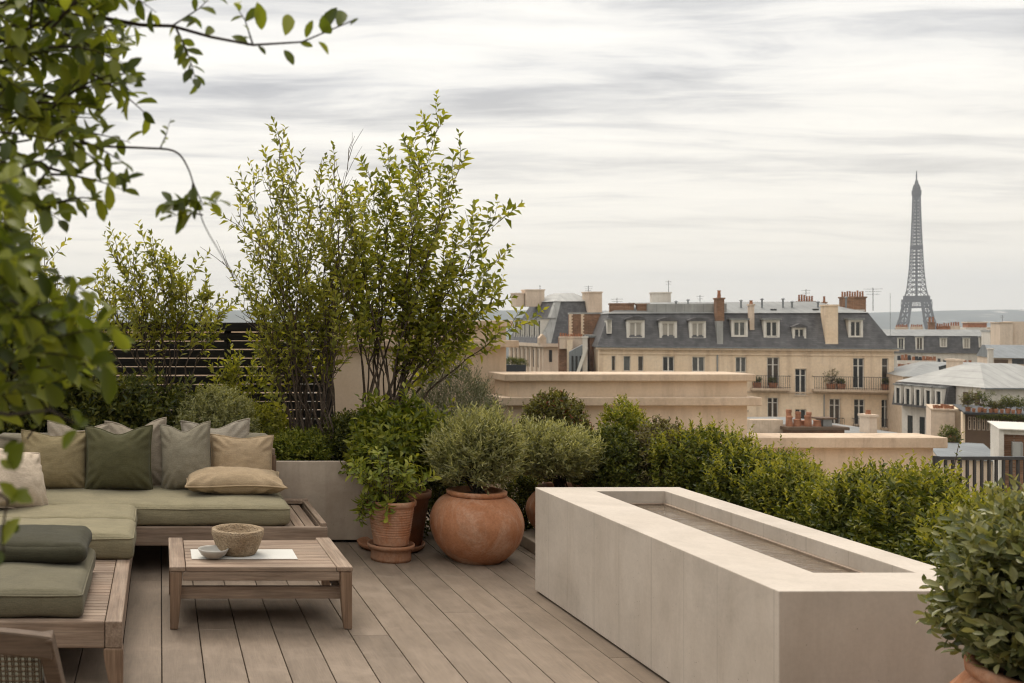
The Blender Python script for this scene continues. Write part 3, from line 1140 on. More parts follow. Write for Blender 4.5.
def seat_cushion(root, x0, x1, y0, y1, z, h, mt, seed=0, r=0.026, crown=0.016):
    bm = round_box(x1 - x0, y1 - y0, h, r, 24, crown, 0.012, seed)
    me = bpy.data.meshes.new('seat_cushion')
    o = ORG[root.name]
    bm.transform(Matrix.Translation(((x0 + x1) / 2 - o.x, (y0 + y1) / 2 - o.y, z - o.z)))
    bm.to_mesh(me)
    bm.free()
    c = link('seat_cushion', me, mt, root, smooth=True)
    # piping round the upper and the lower edge
    for zz in (z + h - r * 0.95,):
        pts = []
        off = -0.007
        a0, a1, b0, b1 = x0 + off, x1 - off, y0 + off, y1 - off
        rr = r * 1.1
        for cx, cyy, st in ((a1 - rr, b1 - rr, 0), (a0 + rr, b1 - rr, 90), (a0 + rr, b0 + rr, 180), (a1 - rr, b0 + rr, 270)):
            for k in range(6):
                an = R(st + k * 18)
                pts.append((cx + rr * math.cos(an), cyy + rr * math.sin(an), zz))
        full = []
        for i in range(len(pts)):
            p, q = Vector(pts[i]), Vector(pts[(i + 1) % len(pts)])
            m = max(1, int((q - p).length / 0.08))
            for k in range(m):
                s_ = p.lerp(q, k / m)
                full.append(s_ + Vector((0, 0, 0.003 * noise.noise(s_ * 6))))
        MB().ring(full, 0.0048, 6).build('piping', mt, c, smooth=True)
    return c


def pillow(label, w, h, t, mt, loc, rot, seed=0, chop=0.03, group='scatter cushions on the sofa', pinch=0.075):
    """w x h pillow standing on its lower edge: x width, z height, y thickness"""
    n = 30
    bm = bmesh.new()
    grid = {}
    for sd in (-1, 1):
        for i in range(n + 1):
            for j in range(n + 1):
                edge = i in (0, n) or j in (0, n)
                if edge and sd == 1:
                    grid[(sd, i, j)] = grid[(-1, i, j)]
                    continue
                u = math.sin((i / n - .5) * math.pi) * 0.35 + (i / n * 2 - 1) * 0.65
                v = math.sin((j / n - .5) * math.pi) * 0.35 + (j / n * 2 - 1) * 0.65
                x = u * w / 2 * (1 - pinch * (1 - v * v))
                z = v * h / 2 * (1 - pinch * (1 - u * u))
                th = t / 2 * max(0, (1 - u * u) * (1 - v * v)) ** 0.5 * (1 - 0.22 * v)
                z -= chop * math.exp(-(u / 0.45) ** 2) * max(0, v) ** 2
                cr = max(0, abs(u) + abs(v) - 0.9)
                wr = 0.010 * noise.noise(Vector((u * 2.2 + seed, v * 2.2, sd * 3.3 + seed))) + 0.006 * noise.noise(Vector((u * 6 + seed * 2, v * 6, sd)))
                ang = math.atan2(v, u)
                wr += cr * 0.018 * math.sin(ang * 22 + seed) * (1 if not edge else 0)
                y = sd * th + (wr * min(1, th / (t * .2)) if not edge else 0.006 * math.sin(u * 3 + v * 2 + seed))
                grid[(sd, i, j)] = bm.verts.new((x, y, z + h / 2))
    for sd in (-1, 1):
        for i in range(n):
            for j in range(n):
                q = [grid[(sd, i, j)], grid[(sd, i + 1, j)], grid[(sd, i + 1, j + 1)], grid[(sd, i, j + 1)]]
                bm.faces.new(q if sd == -1 else q[::-1])
    per = [grid[(-1, i, 0)].co.copy() for i in range(n)] + [grid[(-1, n, j)].co.copy() for j in range(n)] + \
          [grid[(-1, n - i, n)].co.copy() for i in range(n)] + [grid[(-1, 0, n - j)].co.copy() for j in range(n)]
    me = bpy.data.meshes.new('scatter_cushion')
    bm.to_mesh(me)
    bm.free()
    o = link('scatter_cushion', me, mt, smooth=True)
    o.location = loc
    o.rotation_euler = rot
    tag(o, label, 'cushion', group)
    ORG[o.name] = Vector((0, 0, 0))
    pp = MB().ring(per, 0.0062, 6).build('piping', mt, o, smooth=True)
    return o


# ================================================================== sofa
def slat_run(mb, x0, x1, y0, y1, z0, z1, width, gap, along='x'):
    if along == 'x':
        y = y0
        while y + width <= y1 + 1e-4:
            mb.box(x0, x1, y, y + width, z0, z1)
            y += width + gap
    else:
        x = x0
        while x + width <= x1 + 1e-4:
            mb.box(x, x + width, y0, y1, z0, z1)
            x += width + gap


def tapered_leg(name, x0, x1, y0, y1, z1, mt, root, fx=0.6, sx=0, fy=0.75, sy=0):
    """leg narrowing to fx of its width at the floor; sx/sy = -1,0,1 which side stays straight"""
    w, d = (x1 - x0) * fx, (y1 - y0) * fy
    xa = x0 if sx < 0 else (x1 - w if sx > 0 else (x0 + x1 - w) / 2)
    ya = y0 if sy < 0 else (y1 - d if sy > 0 else (y0 + y1 - d) / 2)
    zm = z1 * 0.62
    MB().frustum((xa, xa + w, ya, ya + d), 0.0, (x0, x1, y0, y1), zm).box(x0, x1, y0, y1, zm, z1)
    mb = MB()
    n = 6
    vs, fs = [], []
    for i in range(n + 1):
        t = i / n
        s = min(1.0, (t / 0.8)) ** 0.8
        a, b = xa + (x0 - xa) * s, xa + w + (x1 - xa - w) * s
        c, e = ya + (y0 - ya) * s, ya + d + (y1 - ya - d) * s
        z = z1 * t
        vs += [(a, c, z), (b, c, z), (b, e, z), (a, e, z)]
    for i in range(n):
        for k in range(4):
            p, q = i * 4 + k, i * 4 + (k + 1) % 4
            fs.append((p, q, q + 4, p + 4))
    fs += [(3, 2, 1, 0), (n * 4, n * 4 + 1, n * 4 + 2, n * 4 + 3)]
    mb.add(vs, fs)
    return mb.build(name, mt, root, bevel=0.006, seg=2)


ZP = 0.30   # platform top


def back_sofa():
    x0, x1, y0, y1 = -1.45, 1.073, 6.72, 7.655
    root = thing('sofa', 'long weathered teak sofa base with sage seat cushions and a slatted side tray', 'sofa', ((x0 + x1) / 2, (y0 + y1) / 2, 0))
    zb = 0.18
    MB().box(x0, x1, y0, y0 + .045, zb, ZP).build('front_rail', M['wood_x'], root, bevel=0.006)
    MB().box(x0, x1, y1 - .045, y1, zb, ZP + .03).build('rear_rail', M['wood_x'], root, bevel=0.006)
    MB().box(x1 - .045, x1, y0 + .046, y1 - .046, zb, ZP).build('side_rail', M['wood_y'], root, bevel=0.006)
    rim = MB().box(x1 - .042, x1 - .003, y0 + .02, y1 - .047, ZP + .001, ZP + .022)
    rim.box(0.84, x1 - .043, y1 - .085, y1 - .047, ZP + .001, ZP + .03)
    rim.build('tray_rim', M['wood_y'], root, bevel=0.004)
    mb = MB()
    slat_run(mb, x0 + .01, x1 - .05, y0 + .048, y1 - .09, ZP - .03, ZP - .004, 0.062, 0.006, 'y')
    mb.build('slats', M['wood_y'], root, bevel=0.003)
    for lx in (x1 - .30, x0 + .35):
        for ly in (y0 + .12, y1 - .16):
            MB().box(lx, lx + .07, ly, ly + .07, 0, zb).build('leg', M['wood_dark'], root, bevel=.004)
    # backrest frame
    zt = PZ(449, 7.6)
    MB().box(x0, PX(275.5, 7.59), y1 - .040, y1 - .004, zt - .05, zt).build('backrest_rail', M['wood_x'], root, bevel=.005)
    for px in (273.8, 150, 20):
        MB().box(PX(px, 7.59) - .02, PX(px, 7.59) + .02, y1 - .042, y1 - .006, ZP + .031, zt - .051).build('backrest_post', M['wood_z'], root, bevel=.004)
    # seat cushions
    hc = 0.135
    seat_cushion(root, -1.25, 0.83, y0 + .03, y1 - .05, ZP, hc, M['fab_sage'], 1)
    # back cushion
    bm = round_box(1.95, 0.12, PZ(433, 7.54) - ZP - hc, 0.045, 18, 0.0, 0.01, 9)
    me = bpy.data.meshes.new('back_cushion')
    o = ORG[root.name]
    bm.transform(Matrix.Translation((-1.16 + .975 - o.x, y1 - .11 - o.y, ZP + hc - o.z)))
    bm.to_mesh(me)
    bm.free()
    link('back_cushion', me, M['fab_greygreen'], root, smooth=True)


back_sofa()


def chaise():
    x0, x1, y0, y1 = -1.45, -0.165, 4.59, 6.72
    root = thing('sofa', 'weathered teak chaise with sage and dark moss cushions and an open slatted end', 'sofa', ((x0 + x1) / 2, (y0 + y1) / 2, 0))
    zb = 0.182
    y1b = 6.715
    MB().box(x1 - .075, x1, y0 + .001, y1b, zb, ZP).build('side_rail', M['wood_y'], root, bevel=.006)
    MB().box(x0, x1 - .078, y0, y0 + .05, zb, ZP).build('front_rail', M['wood_x'], root, bevel=.006)
    MB().box(x0, x0 + .075, y0 + .052, y1b, zb, ZP).build('side_rail', M['wood_y'], root, bevel=.006)
    mb = MB()
    slat_run(mb, x0 + .078, x1 - .078, y0 + .053, y1b, ZP - .028, ZP - .003, 0.046, 0.005, 'x')
    mb.build('slats', M['wood_x'], root, bevel=.003)
    tapered_leg('leg', x1 - .082, x1 + .003, y0 - .004, y0 + .08, zb - .001, M['wood_z'], root, 0.62, 1, .7, -1)
    tapered_leg('leg', x0, x0 + .085, y0 - .004, y0 + .08, zb - .001, M['wood_z'], root, 0.62, -1, .7, -1)
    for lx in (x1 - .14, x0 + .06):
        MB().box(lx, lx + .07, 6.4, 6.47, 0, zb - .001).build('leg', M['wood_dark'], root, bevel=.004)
    seat_cushion(root, -1.25, -0.155, 5.79, 6.265, ZP, 0.14, M['fab_sage'], 3)
    seat_cushion(root, -1.25, -0.160, 6.275, 6.74, ZP, 0.142, M['fab_sage'], 4)
    seat_cushion(root, -1.25, -0.350, 4.635, 5.52, ZP, 0.125, M['fab_moss'], 5)


chaise()


def folded_cushion():
    bm = round_box(0.95, 0.50, 0.098, 0.045, 24, 0.02, 0.006, 31, 0.006)
    me = bpy.data.meshes.new('floor_cushion')
    bm.to_mesh(me)
    bm.free()
    o = link('floor_cushion', me, M['fab_dark'], smooth=True)
    o.location = (-0.365 - .475, 5.33, ZP + .135)
    tag(o, 'dark forest green boxed cushion lying flat on the moss seat cushion', 'cushion')
    ORG[o.name] = Vector((0, 0, 0))
    pts = []
    for cx, cyy, st in ((.43, .205, 0), (-.43, .205, 90), (-.43, -.205, 180), (.43, -.205, 270)):
        for k in range(6):
            a = R(st + 18 * k)
            pts.append((cx + .042 * math.cos(a), cyy + .042 * math.sin(a), .052))
    full = []
    for i in range(len(pts)):
        p, q = Vector(pts[i]), Vector(pts[(i + 1) % len(pts)])
        m = max(1, int((q - p).length / .08))
        full += [p.lerp(q, k / m) for k in range(m)]
    MB().ring(full, 0.0045).build('piping', M['fab_dark'], o, smooth=True)


folded_cushion()

ZS = ZP + 0.148   # seat top


def stand_pillow(label, px0, px1, pytop, d, mt, t=0.17, lean=14, yaw=0, roll=0, seed=0, z=ZS, chop=0.03, wadd=0.0):
    w = (px1 - px0) * d / F + wadd
    h = (PZ(pytop, d) - z) / math.cos(R(lean)) + 0.02
    x = PX((px0 + px1) / 2, d)
    return pillow(label, w, h, t, mt, (x, d - 0.02 - math.sin(R(lean)) * h * .5, z - 0.012), (-R(lean), R(roll), R(yaw)), seed, chop)


stand_pillow('stone grey square cushion mostly hidden behind the olive and dark green cushions', 45, 112, 423, 7.52, M['fab_grey'], 0.15, 8, 0, 2, 3, chop=.05)
stand_pillow('pale grey square cushion between the dark green cushion and the grey-green one', 108, 170, 420.5, 7.50, M['fab_grey'], 0.16, 8, -6, -4, 5, chop=.06)
stand_pillow('wide taupe cushion at the back, topmost above the beige lumbar cushion', 183, 252, 421, 7.52, M['fab_taupe'], 0.15, 8, 0, -2, 6, chop=.05)
stand_pillow('olive tan square cushion at the left end of the row on the back seat', 21, 89, 432, 7.40, M['fab_olive'], 0.23, 11, 6, 1.5, 7)
stand_pillow('dark green square cushion leaning in the middle of the row', 85, 153, 427, 7.36, M['fab_green'], 0.24, 11, -4, -1, 8, chop=.05)
stand_pillow('grey-green square cushion tilted beside the beige lumbar cushion', 163, 211, 424, 7.36, M['fab_greygreen'], 0.21, 10, -16, -5, 9, wadd=.03, chop=.05)
stand_pillow('beige rectangular lumbar cushion standing above the one lying flat', 209, 273, 436, 7.42, M['fab_beige'], 0.18, 10, 3, 1.5, 10, chop=.015)
# lying pillow
pillow('beige rectangular cushion lying flat on the sage seat', 0.685, 0.40, 0.175, M['fab_beige'], (PX(235, 7.15), 7.02, ZS + 0.062), (R(-84), R(1), R(2)), 12, 0.0)
# sand pillow at the left
pillow('sand coloured linen cushion slumped at the left on the chaise seat', 0.50, 0.44, 0.26, M['fab_sand'], (PX(17, 6.5), 6.52, ZS - 0.012), (R(-30), R(14), R(44)), 13, 0.02)


# ================================================================== coffee table
def coffee_table():
    x0, x1, y0, y1, zt = 0.049, 1.010, 5.49, 6.25, 0.33
    root = thing('coffee_table', 'low square weathered teak coffee table with slatted top on the deck', 'table', ((x0 + x1) / 2, (y0 + y1) / 2, 0))
    t = 0.026
    bw = 0.085
    for a in (x0, x1 - bw):
        MB().box(a, a + bw, y0, y1, zt - t, zt).build('end_board', M['wood_y'], root, bevel=.006)
    mb = MB()
    slat_run(mb, x0 + bw + .003, x1 - bw - .003, y0 + .001, y1, zt - t, zt - .001, 0.0715, 0.005, 'x')
    mb.build('slats', M['wood_x'], root, bevel=.003)
    zr = zt - t - .001
    MB().box(x0 + .07, x1 - .07, y0 + .003, y0 + .03, zr - .046, zr).build('apron', M['wood_x'], root, bevel=.003)
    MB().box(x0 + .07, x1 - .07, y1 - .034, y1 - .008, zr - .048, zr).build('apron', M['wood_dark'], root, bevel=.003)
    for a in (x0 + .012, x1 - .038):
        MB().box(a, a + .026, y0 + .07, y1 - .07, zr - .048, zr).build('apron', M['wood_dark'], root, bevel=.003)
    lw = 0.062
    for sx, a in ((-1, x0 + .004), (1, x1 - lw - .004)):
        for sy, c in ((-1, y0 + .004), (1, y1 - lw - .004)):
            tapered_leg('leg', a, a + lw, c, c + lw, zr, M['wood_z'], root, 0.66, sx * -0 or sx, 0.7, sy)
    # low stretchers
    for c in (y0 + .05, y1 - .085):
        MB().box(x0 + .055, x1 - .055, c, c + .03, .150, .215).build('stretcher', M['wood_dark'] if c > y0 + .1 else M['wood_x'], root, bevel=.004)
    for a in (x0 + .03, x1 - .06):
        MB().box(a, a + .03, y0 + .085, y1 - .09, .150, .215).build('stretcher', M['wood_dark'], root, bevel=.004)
    return zt


TT = coffee_table()

runner = MB()
d0, d1 = 5.665, 5.905
rx0, rx1 = PX(191.5, 5.7), PX(297, 5.7)
runner.box(rx0, rx1, d0, d1, TT + .0005, TT + .0035)
tag(runner.build('table_runner', M['paper'], bevel=.001, seg=1), 'white rectangular placemat lying on the coffee table under two bowls', 'placemat')


def stone_bowl():
    d = 5.80
    x = PX(237.5, d)
    root = thing('stone_bowl', 'rough tan stone bowl standing on the white placemat', 'bowl', (x, d, TT + .004))
    r, h = 0.144, 0.138
    prof = [(0.0, 0), (r * .66, 0), (r * .72, .008), (r * .80, .03), (r * .88, .06), (r * .955, .095), (r * 1.0, .108), (r * 1.0, h - .004), (r * .97, h),
            (r * .84, h), (r * .80, h - .012), (r * .66, h * .5), (r * .3, h * .33), (0, h * .3)]
    MB().lathe(prof, (x, d, TT + .004), 56, 0.035, 4).build('bowl', M['stonebowl'], root, smooth=True)
    return root


stone_bowl()


def small_bowl():
    d = 5.69
    x = PX(213.2, d)
    z = TT + .004
    prof = [(0.0, 0), (.042, 0), (.044, .004), (.066, .018), (.080, .040), (.083, .050), (.080, .051), (.074, .042), (.060, .022), (.035, .012), (0, .010)]
    o = MB().lathe(prof, (x, d, z), 48, 0.015, 9).build('ceramic_bowl', M['ceramic'], smooth=True)
    tag(o, 'small shallow pale grey ceramic dish in front of the stone bowl', 'bowl')


small_bowl()


# ================================================================== cane armchair
M['chair_wood'] = mat_wood('aged_teak', (0.12, 0.08, 0.054), (0.21, 0.15, 0.105), 0)


def armchair():
    # local frame: chair faces +Y, back towards the viewer; origin on the floor under the seat
    root = thing('armchair', 'teak armchair with woven cane back, only its top corner in view', 'armchair', (-0.612, 3.372, 0), None, (0, 0, R(-1)))
    ORG[root.name] = Vector((0, 0, 0))
    hw = 0.30
    zt = 0.745

    def back(z):        # y of the back plane at height z
        return -0.30 - (z - 0.40) * 0.30
    rail = MB()
    n = 12
    for s in (0,):
        vs, fs = [], []
        for i in range(n + 1):
            u = -1 + 2 * i / n
            sag = 0.028 * u * u
            x = u * (hw + .015)
            yb = back(zt) + 0.02 * u * u
            for (dy, dz) in ((-.022, -.068), (.022, -.068), (.022, 0), (-.022, 0)):
                vs.append((x, yb + dy, zt + dz - sag))
        for i in range(n):
            for k in range(4):
                a, b = i * 4 + k, i * 4 + (k + 1) % 4
                fs.append((a, b, b + 4, a + 4))
        fs += [(3, 2, 1, 0), (n * 4, n * 4 + 1, n * 4 + 2, n * 4 + 3)]
        rail.add(vs, fs)
    rail.build('top_rail', M['chair_wood'], root, bevel=.007)
    for s in (-1, 1):
        p = MB()
        p.bar((s * (hw + .05), back(.05) + .10, 0), (s * (hw + .05), back(.40), .40), .05, .05)
        p.build('rear_leg', M['chair_wood'], root, bevel=.006)
        p = MB()
        p.bar((s * (hw + .05), back(.40), .40), (s * (hw - .008), back(zt) + .02, zt - .030), .055, .045)
        p.build('back_post', M['chair_wood'], root, bevel=.006)
        MB().bar((s * (hw - .07), .26, 0), (s * (hw - .07), .24, .40), .042, .05).build('front_leg', M['chair_wood'], root, bevel=.006)
        MB().bar((s * (hw + .01), back(.38), .36), (s * (hw - .08), .24, .37), .03, .06).build('seat_rail', M['chair_wood'], root, bevel=.005)
    MB().bar((-hw + .08, .24, .37), (hw - .08, .24, .37), .03, .06).build('seat_rail', M['chair_wood'], root, bevel=.005)
    MB().bar((-hw, back(.38), .36), (hw, back(.38), .36), .03, .06).build('seat_rail', M['chair_wood'], root, bevel=.005)
    # woven cane panel
    c = MB()
    zb = .42
    st = .0155
    k = 0
    x = -hw + .03
    while x < hw - .02:
        for dx in (0, .006):
            pts = [(x + dx, back(z) + (.0018 if (j + k) % 2 else -.0018), z) for j, z in enumerate(np.arange(zb, zt - .06, st))]
            c.tube(pts, .0024, 4, False)
        k += 1
        x += st * 1.25
    for j, z in enumerate(np.arange(zb, zt - .07, st)):
        pts = [(xx, back(z) + (-.0018 if (j + q) % 2 else .0018), z) for q, xx in enumerate(np.arange(-hw + .03, hw - .015, st * 1.25))]
        c.tube(pts, .0032, 4, False)
    c.build('cane_panel', mat_wood('cane', (0.12, 0.085, 0.055), (0.20, 0.15, 0.10), 0, 2.0), root)
    bm = round_box(0.44, 0.50, .09, .04, 12, .02, .006, 51)
    me = bpy.data.meshes.new('seat_cushion')
    bm.transform(Matrix.Translation((0, -.02, .39)))
    bm.to_mesh(me)
    bm.free()
    link('seat_cushion', me, M['fab_dark'], root, smooth=True)


armchair()


# ================================================================== pots and potted plants
def smooth_prof(pts, n=5):
    out = []
    P_ = [Vector((a, b, 0)) for a, b in pts]
    for i in range(len(P_) - 1):
        p0, p1, p2, p3 = P_[max(0, i - 1)], P_[i], P_[i + 1], P_[min(len(P_) - 1, i + 2)]
        for k in range(n):
            t = k / n
            q = 0.5 * ((2 * p1) + (-p0 + p2) * t + (2 * p0 - 5 * p1 + 4 * p2 - p3) * t * t + (-p0 + 3 * p1 - 3 * p2 + p3) * t ** 3)
            out.append((max(q.x, 0.0), q.y))
    out.append(pts[-1])
    return out


def bulb_pot(root, x, y, z, R_, h, rim, mt, lip=0.03):
    """spherical terracotta jar with a short collar"""
    body = smooth_prof([(R_ * .52, 0.0), (R_ * .70, h * .10), (R_ * .90, h * .28), (R_ * 1.0, h * .52), (R_ * .95, h * .72), (R_ * .80, h * .88), (rim * .98, h * .965)])
    prof = [(0, 0)] + body
    MB().lathe(prof + [(rim - .03, h * .965), (rim - .06, h * .93)], (x, y, z), 64, 0.008, 3).build('pot', mt, root, smooth=True)
    MB().lathe([(rim - .03, h * .955), (rim, h * .957), (rim + .012, h * .965), (rim + .014, h * .965 + lip * .8), (rim + .006, h * .965 + lip), (rim - .022, h * .965 + lip), (rim - .03, h * .96)],
               (x, y, z), 64, .006, 2).build('rim', mt, root, smooth=True)
    MB().lathe([(0, h * .93), (rim - .028, h * .93), (rim - .028, h * .955), (rim * .5, h * .965), (0, h * .97)], (x, y, z), 32).build('soil', M['soil'], root)
    return z + h


def potted(name, label, x, y, z=0):
    return thing(name, label, 'potted plant', (x, y, z))


# big round jar with silvery shrub
d = 7.12
xx = PX(476.5, d)
rt = potted('potted_shrub', 'big round terracotta jar holding a feathery silver-green shrub', xx, d)
bulb_pot(rt, xx, d, 0, 0.308, 0.462, 0.185, M['terra'])
L, pts = shrub_leaves((xx + .0, d, .725), (.285, .27, .25), 820, .058, .0135, 9, 11, .14, .9, 36, .40, -.8, .35, .12)
L.build('foliage', M['lf_silver'], rt)
YS1 = (rt, pts, (xx, d, .725), (.285, .27, .25))
shrub_stems(None, None, pts, (xx, d, .46), np.random.default_rng(1), 26, .006).build('stems', M['bark_dark'], rt)

# ribbed pot on its saucer
d = 7.14
xx = PX(391, d)
rt = potted('potted_plant', 'ribbed terracotta pot on a saucer with a drooping bright green plant', xx, d)
zs = 0.105
prof = [(0, 0), (.133, 0), (.136, .02), (.132, .07), (.137, .078), (.154, .085), (.160, .098), (.158, .112), (.150, .112), (.145, .098), (0, .095)]
MB().lathe(prof, (xx, d, 0), 48, .006).build('saucer', M['terra_dark'], rt, smooth=True)
pr = [(0, 0.0), (.112, 0.0), (.118, .008)]
for i in range(60):
    t = i / 59
    zz_ = .01 + t * .25
    pr.append((.118 + .037 * t + (0.0022 * math.sin(i * 2 * math.pi / 4) if 12 < i < 56 else 0), zz_))
pr += [(.159, .264), (.168, .27), (.170, .295), (.166, .302), (.150, .302), (.146, .285), (.1, .28), (0, .28)]
MB().lathe(pr, (xx, d, zs), 56, .004).build('pot', M['terra'], rt, smooth=True)
MB().lathe([(0, .284), (.145, .286), (0, .292)], (xx, d, zs), 24).build('soil', M['soil'], rt)
rng = np.random.default_rng(21)
L = Leaves()
st = MB()
ztop = zs + .29
for i in range(36):
    a = rng.uniform(0, 6.28)
    ln = rng.uniform(.18, .40)
    el_ = rng.uniform(.5, 1.42)
    b = Vector((xx + .06 * math.cos(a), d + .06 * math.sin(a), ztop))
    dirv = Vector((math.cos(a) * math.cos(el_), math.sin(a) * math.cos(el_), math.sin(el_)))
    if i < 7:      # trailing shoots to the left and front
        a = rng.uniform(R(150), R(290))
        dirv = Vector((math.cos(a) * .9, math.sin(a) * .7, .5))
        b = Vector((xx + .12 * math.cos(a), d + .12 * math.sin(a), ztop))
        ln = rng.uniform(.14, .24)
        e = b + dirv * ln * .5 + Vector((0, 0, -ln * rng.uniform(.5, 1.0)))
        c_ = b + dirv * ln * .7
    else:
        e = b + dirv * ln
        c_ = b.lerp(e, .5) + Vector((0, 0, .04))
    pp = bez(b, c_, e, 5)
    st.tube(pp, [.004, .0035, .003, .0025, .002, .0015], 5)
    for k in range(5):
        L.sprigs(np.array(pp[k]), np.array(pp[k + 1] - pp[k]), (pp[k + 1] - pp[k]).length, 4, .070, .026, rng, 62)
st.build('stems', M['bark'], rt)
M['lf_pot'] = mat_leaf('leaf_pot_plant', (0.10, 0.13, 0.018), (0.21, 0.24, 0.03), (0.34, 0.34, 0.05), 0.45)
L.build('foliage', M['lf_pot'], rt, hi=True, droop=.3)

# dim pot behind it with the wide green bush
d = 7.55
xx = PX(402, d)
rt = potted('potted_shrub', 'wide green bush in a plain terracotta pot behind the ribbed pot', xx, d)
MB().lathe([(0, 0), (.20, 0), (.23, .02), (.24, .045), (.225, .045), (.21, .025), (0, .02)], (xx - .09, d - .05, 0), 40).build('saucer', M['terra_dark'], rt, smooth=True)
MB().lathe([(0, .0), (.14, 0), (.19, .33), (.205, .335), (.207, .375), (.19, .378), (.185, .35), (0, .35)], (xx, d, .03), 48, .006).build('pot', M['terra_dark'], rt, smooth=True)
L, pts = shrub_leaves((xx - .04, d + .02, .70), (.29, .26, .27), 560, .080, .034, 8, 12, .15, .5, 58, .5, -.75, .45, .1)
L.build('foliage', M['lf_bright'], rt)
shrub_stems(None, None, pts, (xx, d, .38), np.random.default_rng(2), 24, .007).build('stems', M['bark'], rt)

# jar mostly hidden by the trough, on a stone kerb
kb = MB().box(2.60, 4.9, 7.02, 8.2, 0, .085)
tag(kb.build('stone_kerb', M['concrete_planter'], bevel=.008), 'low grey stone kerb on the deck behind the trough', 'kerb')
d = 7.46
xx = PX(566, d)
rt = potted('potted_shrub', 'silver-green shrub in a terracotta jar half hidden behind the trough', xx, d, .085)
bulb_pot(rt, xx, d, .085, 0.272, 0.345, 0.18, M['terra'])
L, pts = shrub_leaves((PX(551, d), d, .66), (.27, .26, .175), 760, .058, .0155, 9, 13, .14, .9, 40, .40, -.8, .35, .10)
L.build('foliage', M['lf_silver'], rt)
YS2 = (rt, pts, (PX(551, d), d, .66), (.27, .26, .175))
shrub_stems(None, None, pts, (xx - .03, d, .40), np.random.default_rng(3), 26, .006).build('stems', M['bark_dark'], rt)

# foreground pot at the right edge
d = 3.12
xx = PX(1086, d)
rt = potted('potted_shrub', 'dense rounded glossy-leaved shrub in a terracotta pot in front of the trough', xx, d)
bulb_pot(rt, xx, d, 0, 0.385, 0.545, 0.275, M['terra'], .035)
L, pts = shrub_leaves((xx, d, .735), (.335, .335, .295), 1350, .052, .0235, 8, 14, .12, .45, 52, .2, -.6, .25)
L.build('foliage', M['lf_glossy'], rt, hi=True, droop=.12)
YS3 = (rt, pts, (xx, d, .735), (.335, .335, .295))
shrub_stems(None, None, pts, (xx, d, .53), np.random.default_rng(4), 46, .007).build('stems', M['bark'], rt)


# ================================================================== hedge and free-standing bushes
def young_shoots(rt, pts, c, rad, seed, ll, lw, n, mt):
    rng = np.random.default_rng(seed + 900)
    q = (pts - np.array(c)) / np.array(rad)
    sc = np.linalg.norm(q, axis=1) + .5 * q[:, 2] + rng.random(len(q)) * .25
    idx = np.argsort(-sc)[:int(n * 1.8)]
    idx = rng.choice(idx, min(n, len(idx)), replace=False)
    p = pts[idx]
    ax = nrm(nrm(q[idx]) * .45 + np.array([0, 0, .9]) + rng.normal(0, .22, (len(p), 3)))
    L = Leaves()
    L.sprigs(p, ax, rng.uniform(.06, .15, len(p)), 9, ll * .85, lw * .85, rng, 42)
    L.build('young_shoots', mt, rt)


def bush(name, label, x, y, zt, rx, ry, mt, seed, ll=.026, lw=.013, n=1700, k=8, slen=.07, zb=0.05, group=None, up=.5, lumpy=.28, spiky=.12, ang=50, core=.3, stems=14, young=None, yn=170):
    rt = thing(name, label, 'bush', (x, y, zb), group)
    zc = zb + (zt - zb) * .52
    rz = (zt - zc) * .98
    L, pts = shrub_leaves((x, y, zc), (rx, ry, rz), n, ll, lw, k, seed, slen, up, ang, lumpy, -.98, core, spiky)
    L.build('foliage', M[mt], rt)
    if young:
        young_shoots(rt, pts, (x, y, zc), (rx, ry, rz), seed, ll, lw, yn, M[young])
    shrub_stems(None, None, pts, (x, y, zb), np.random.default_rng(seed + 500), stems, .009).build('stems', M['bark_dark'], rt)
    return rt


M['lf_young_glossy'] = mat_leaf('leaf_glossy_tips', (0.13, 0.14, 0.05), (0.22, 0.22, 0.085), (0.33, 0.31, 0.14), 0.3, 0.3)
young_shoots(*YS3, 63, .05, .022, 90, M['lf_young_glossy'])
young_shoots(*YS1, 61, .05, .012, 230, M['lf_young_silver'])
young_shoots(*YS2, 62, .05, .0135, 230, M['lf_young_silver'])
HG = 'hedge bushes along the trough'
hb = [  # px centre, top py, d, rx, material, label
    (705, 424, 7.10, .33, 'lf_box', 'rounded green hedge bush right beside the far end of the trough'),
    (752, 433, 6.75, .32, 'lf_box2', 'deep green hedge bush, second along the trough from its far end'),
    (793, 441, 6.35, .31, 'lf_box', 'yellow-green hedge bush, third along the trough from its far end'),
    (838, 452, 5.95, .31, 'lf_box', 'yellow-green hedge bush in front of the low parapet coping'),
    (880, 459, 5.55, .31, 'lf_box2', 'deep green hedge bush below the right end of the low parapet'),
    (925, 463, 5.20, .33, 'lf_box', 'yellow-green hedge bush at the left end of the dark railing'),
    (972, 467, 4.85, .34, 'lf_box2', 'deep green hedge bush in front of the dark railing'),
    (1020, 472, 4.50, .33, 'lf_box', 'yellow-green hedge bush behind the glossy potted shrub'),
]
for i, (px, py, d, r, mt, lb) in enumerate(hb):
    bush('hedge_bush', lb, PX(px, d), d, PZ(py, d) - (.045 if i == 0 else .11 if i < 4 else .15), r, r * 1.05, mt, 100 + i, .042, .020, 1650, 8, .09, .02, HG, young='lf_young', yn=120)
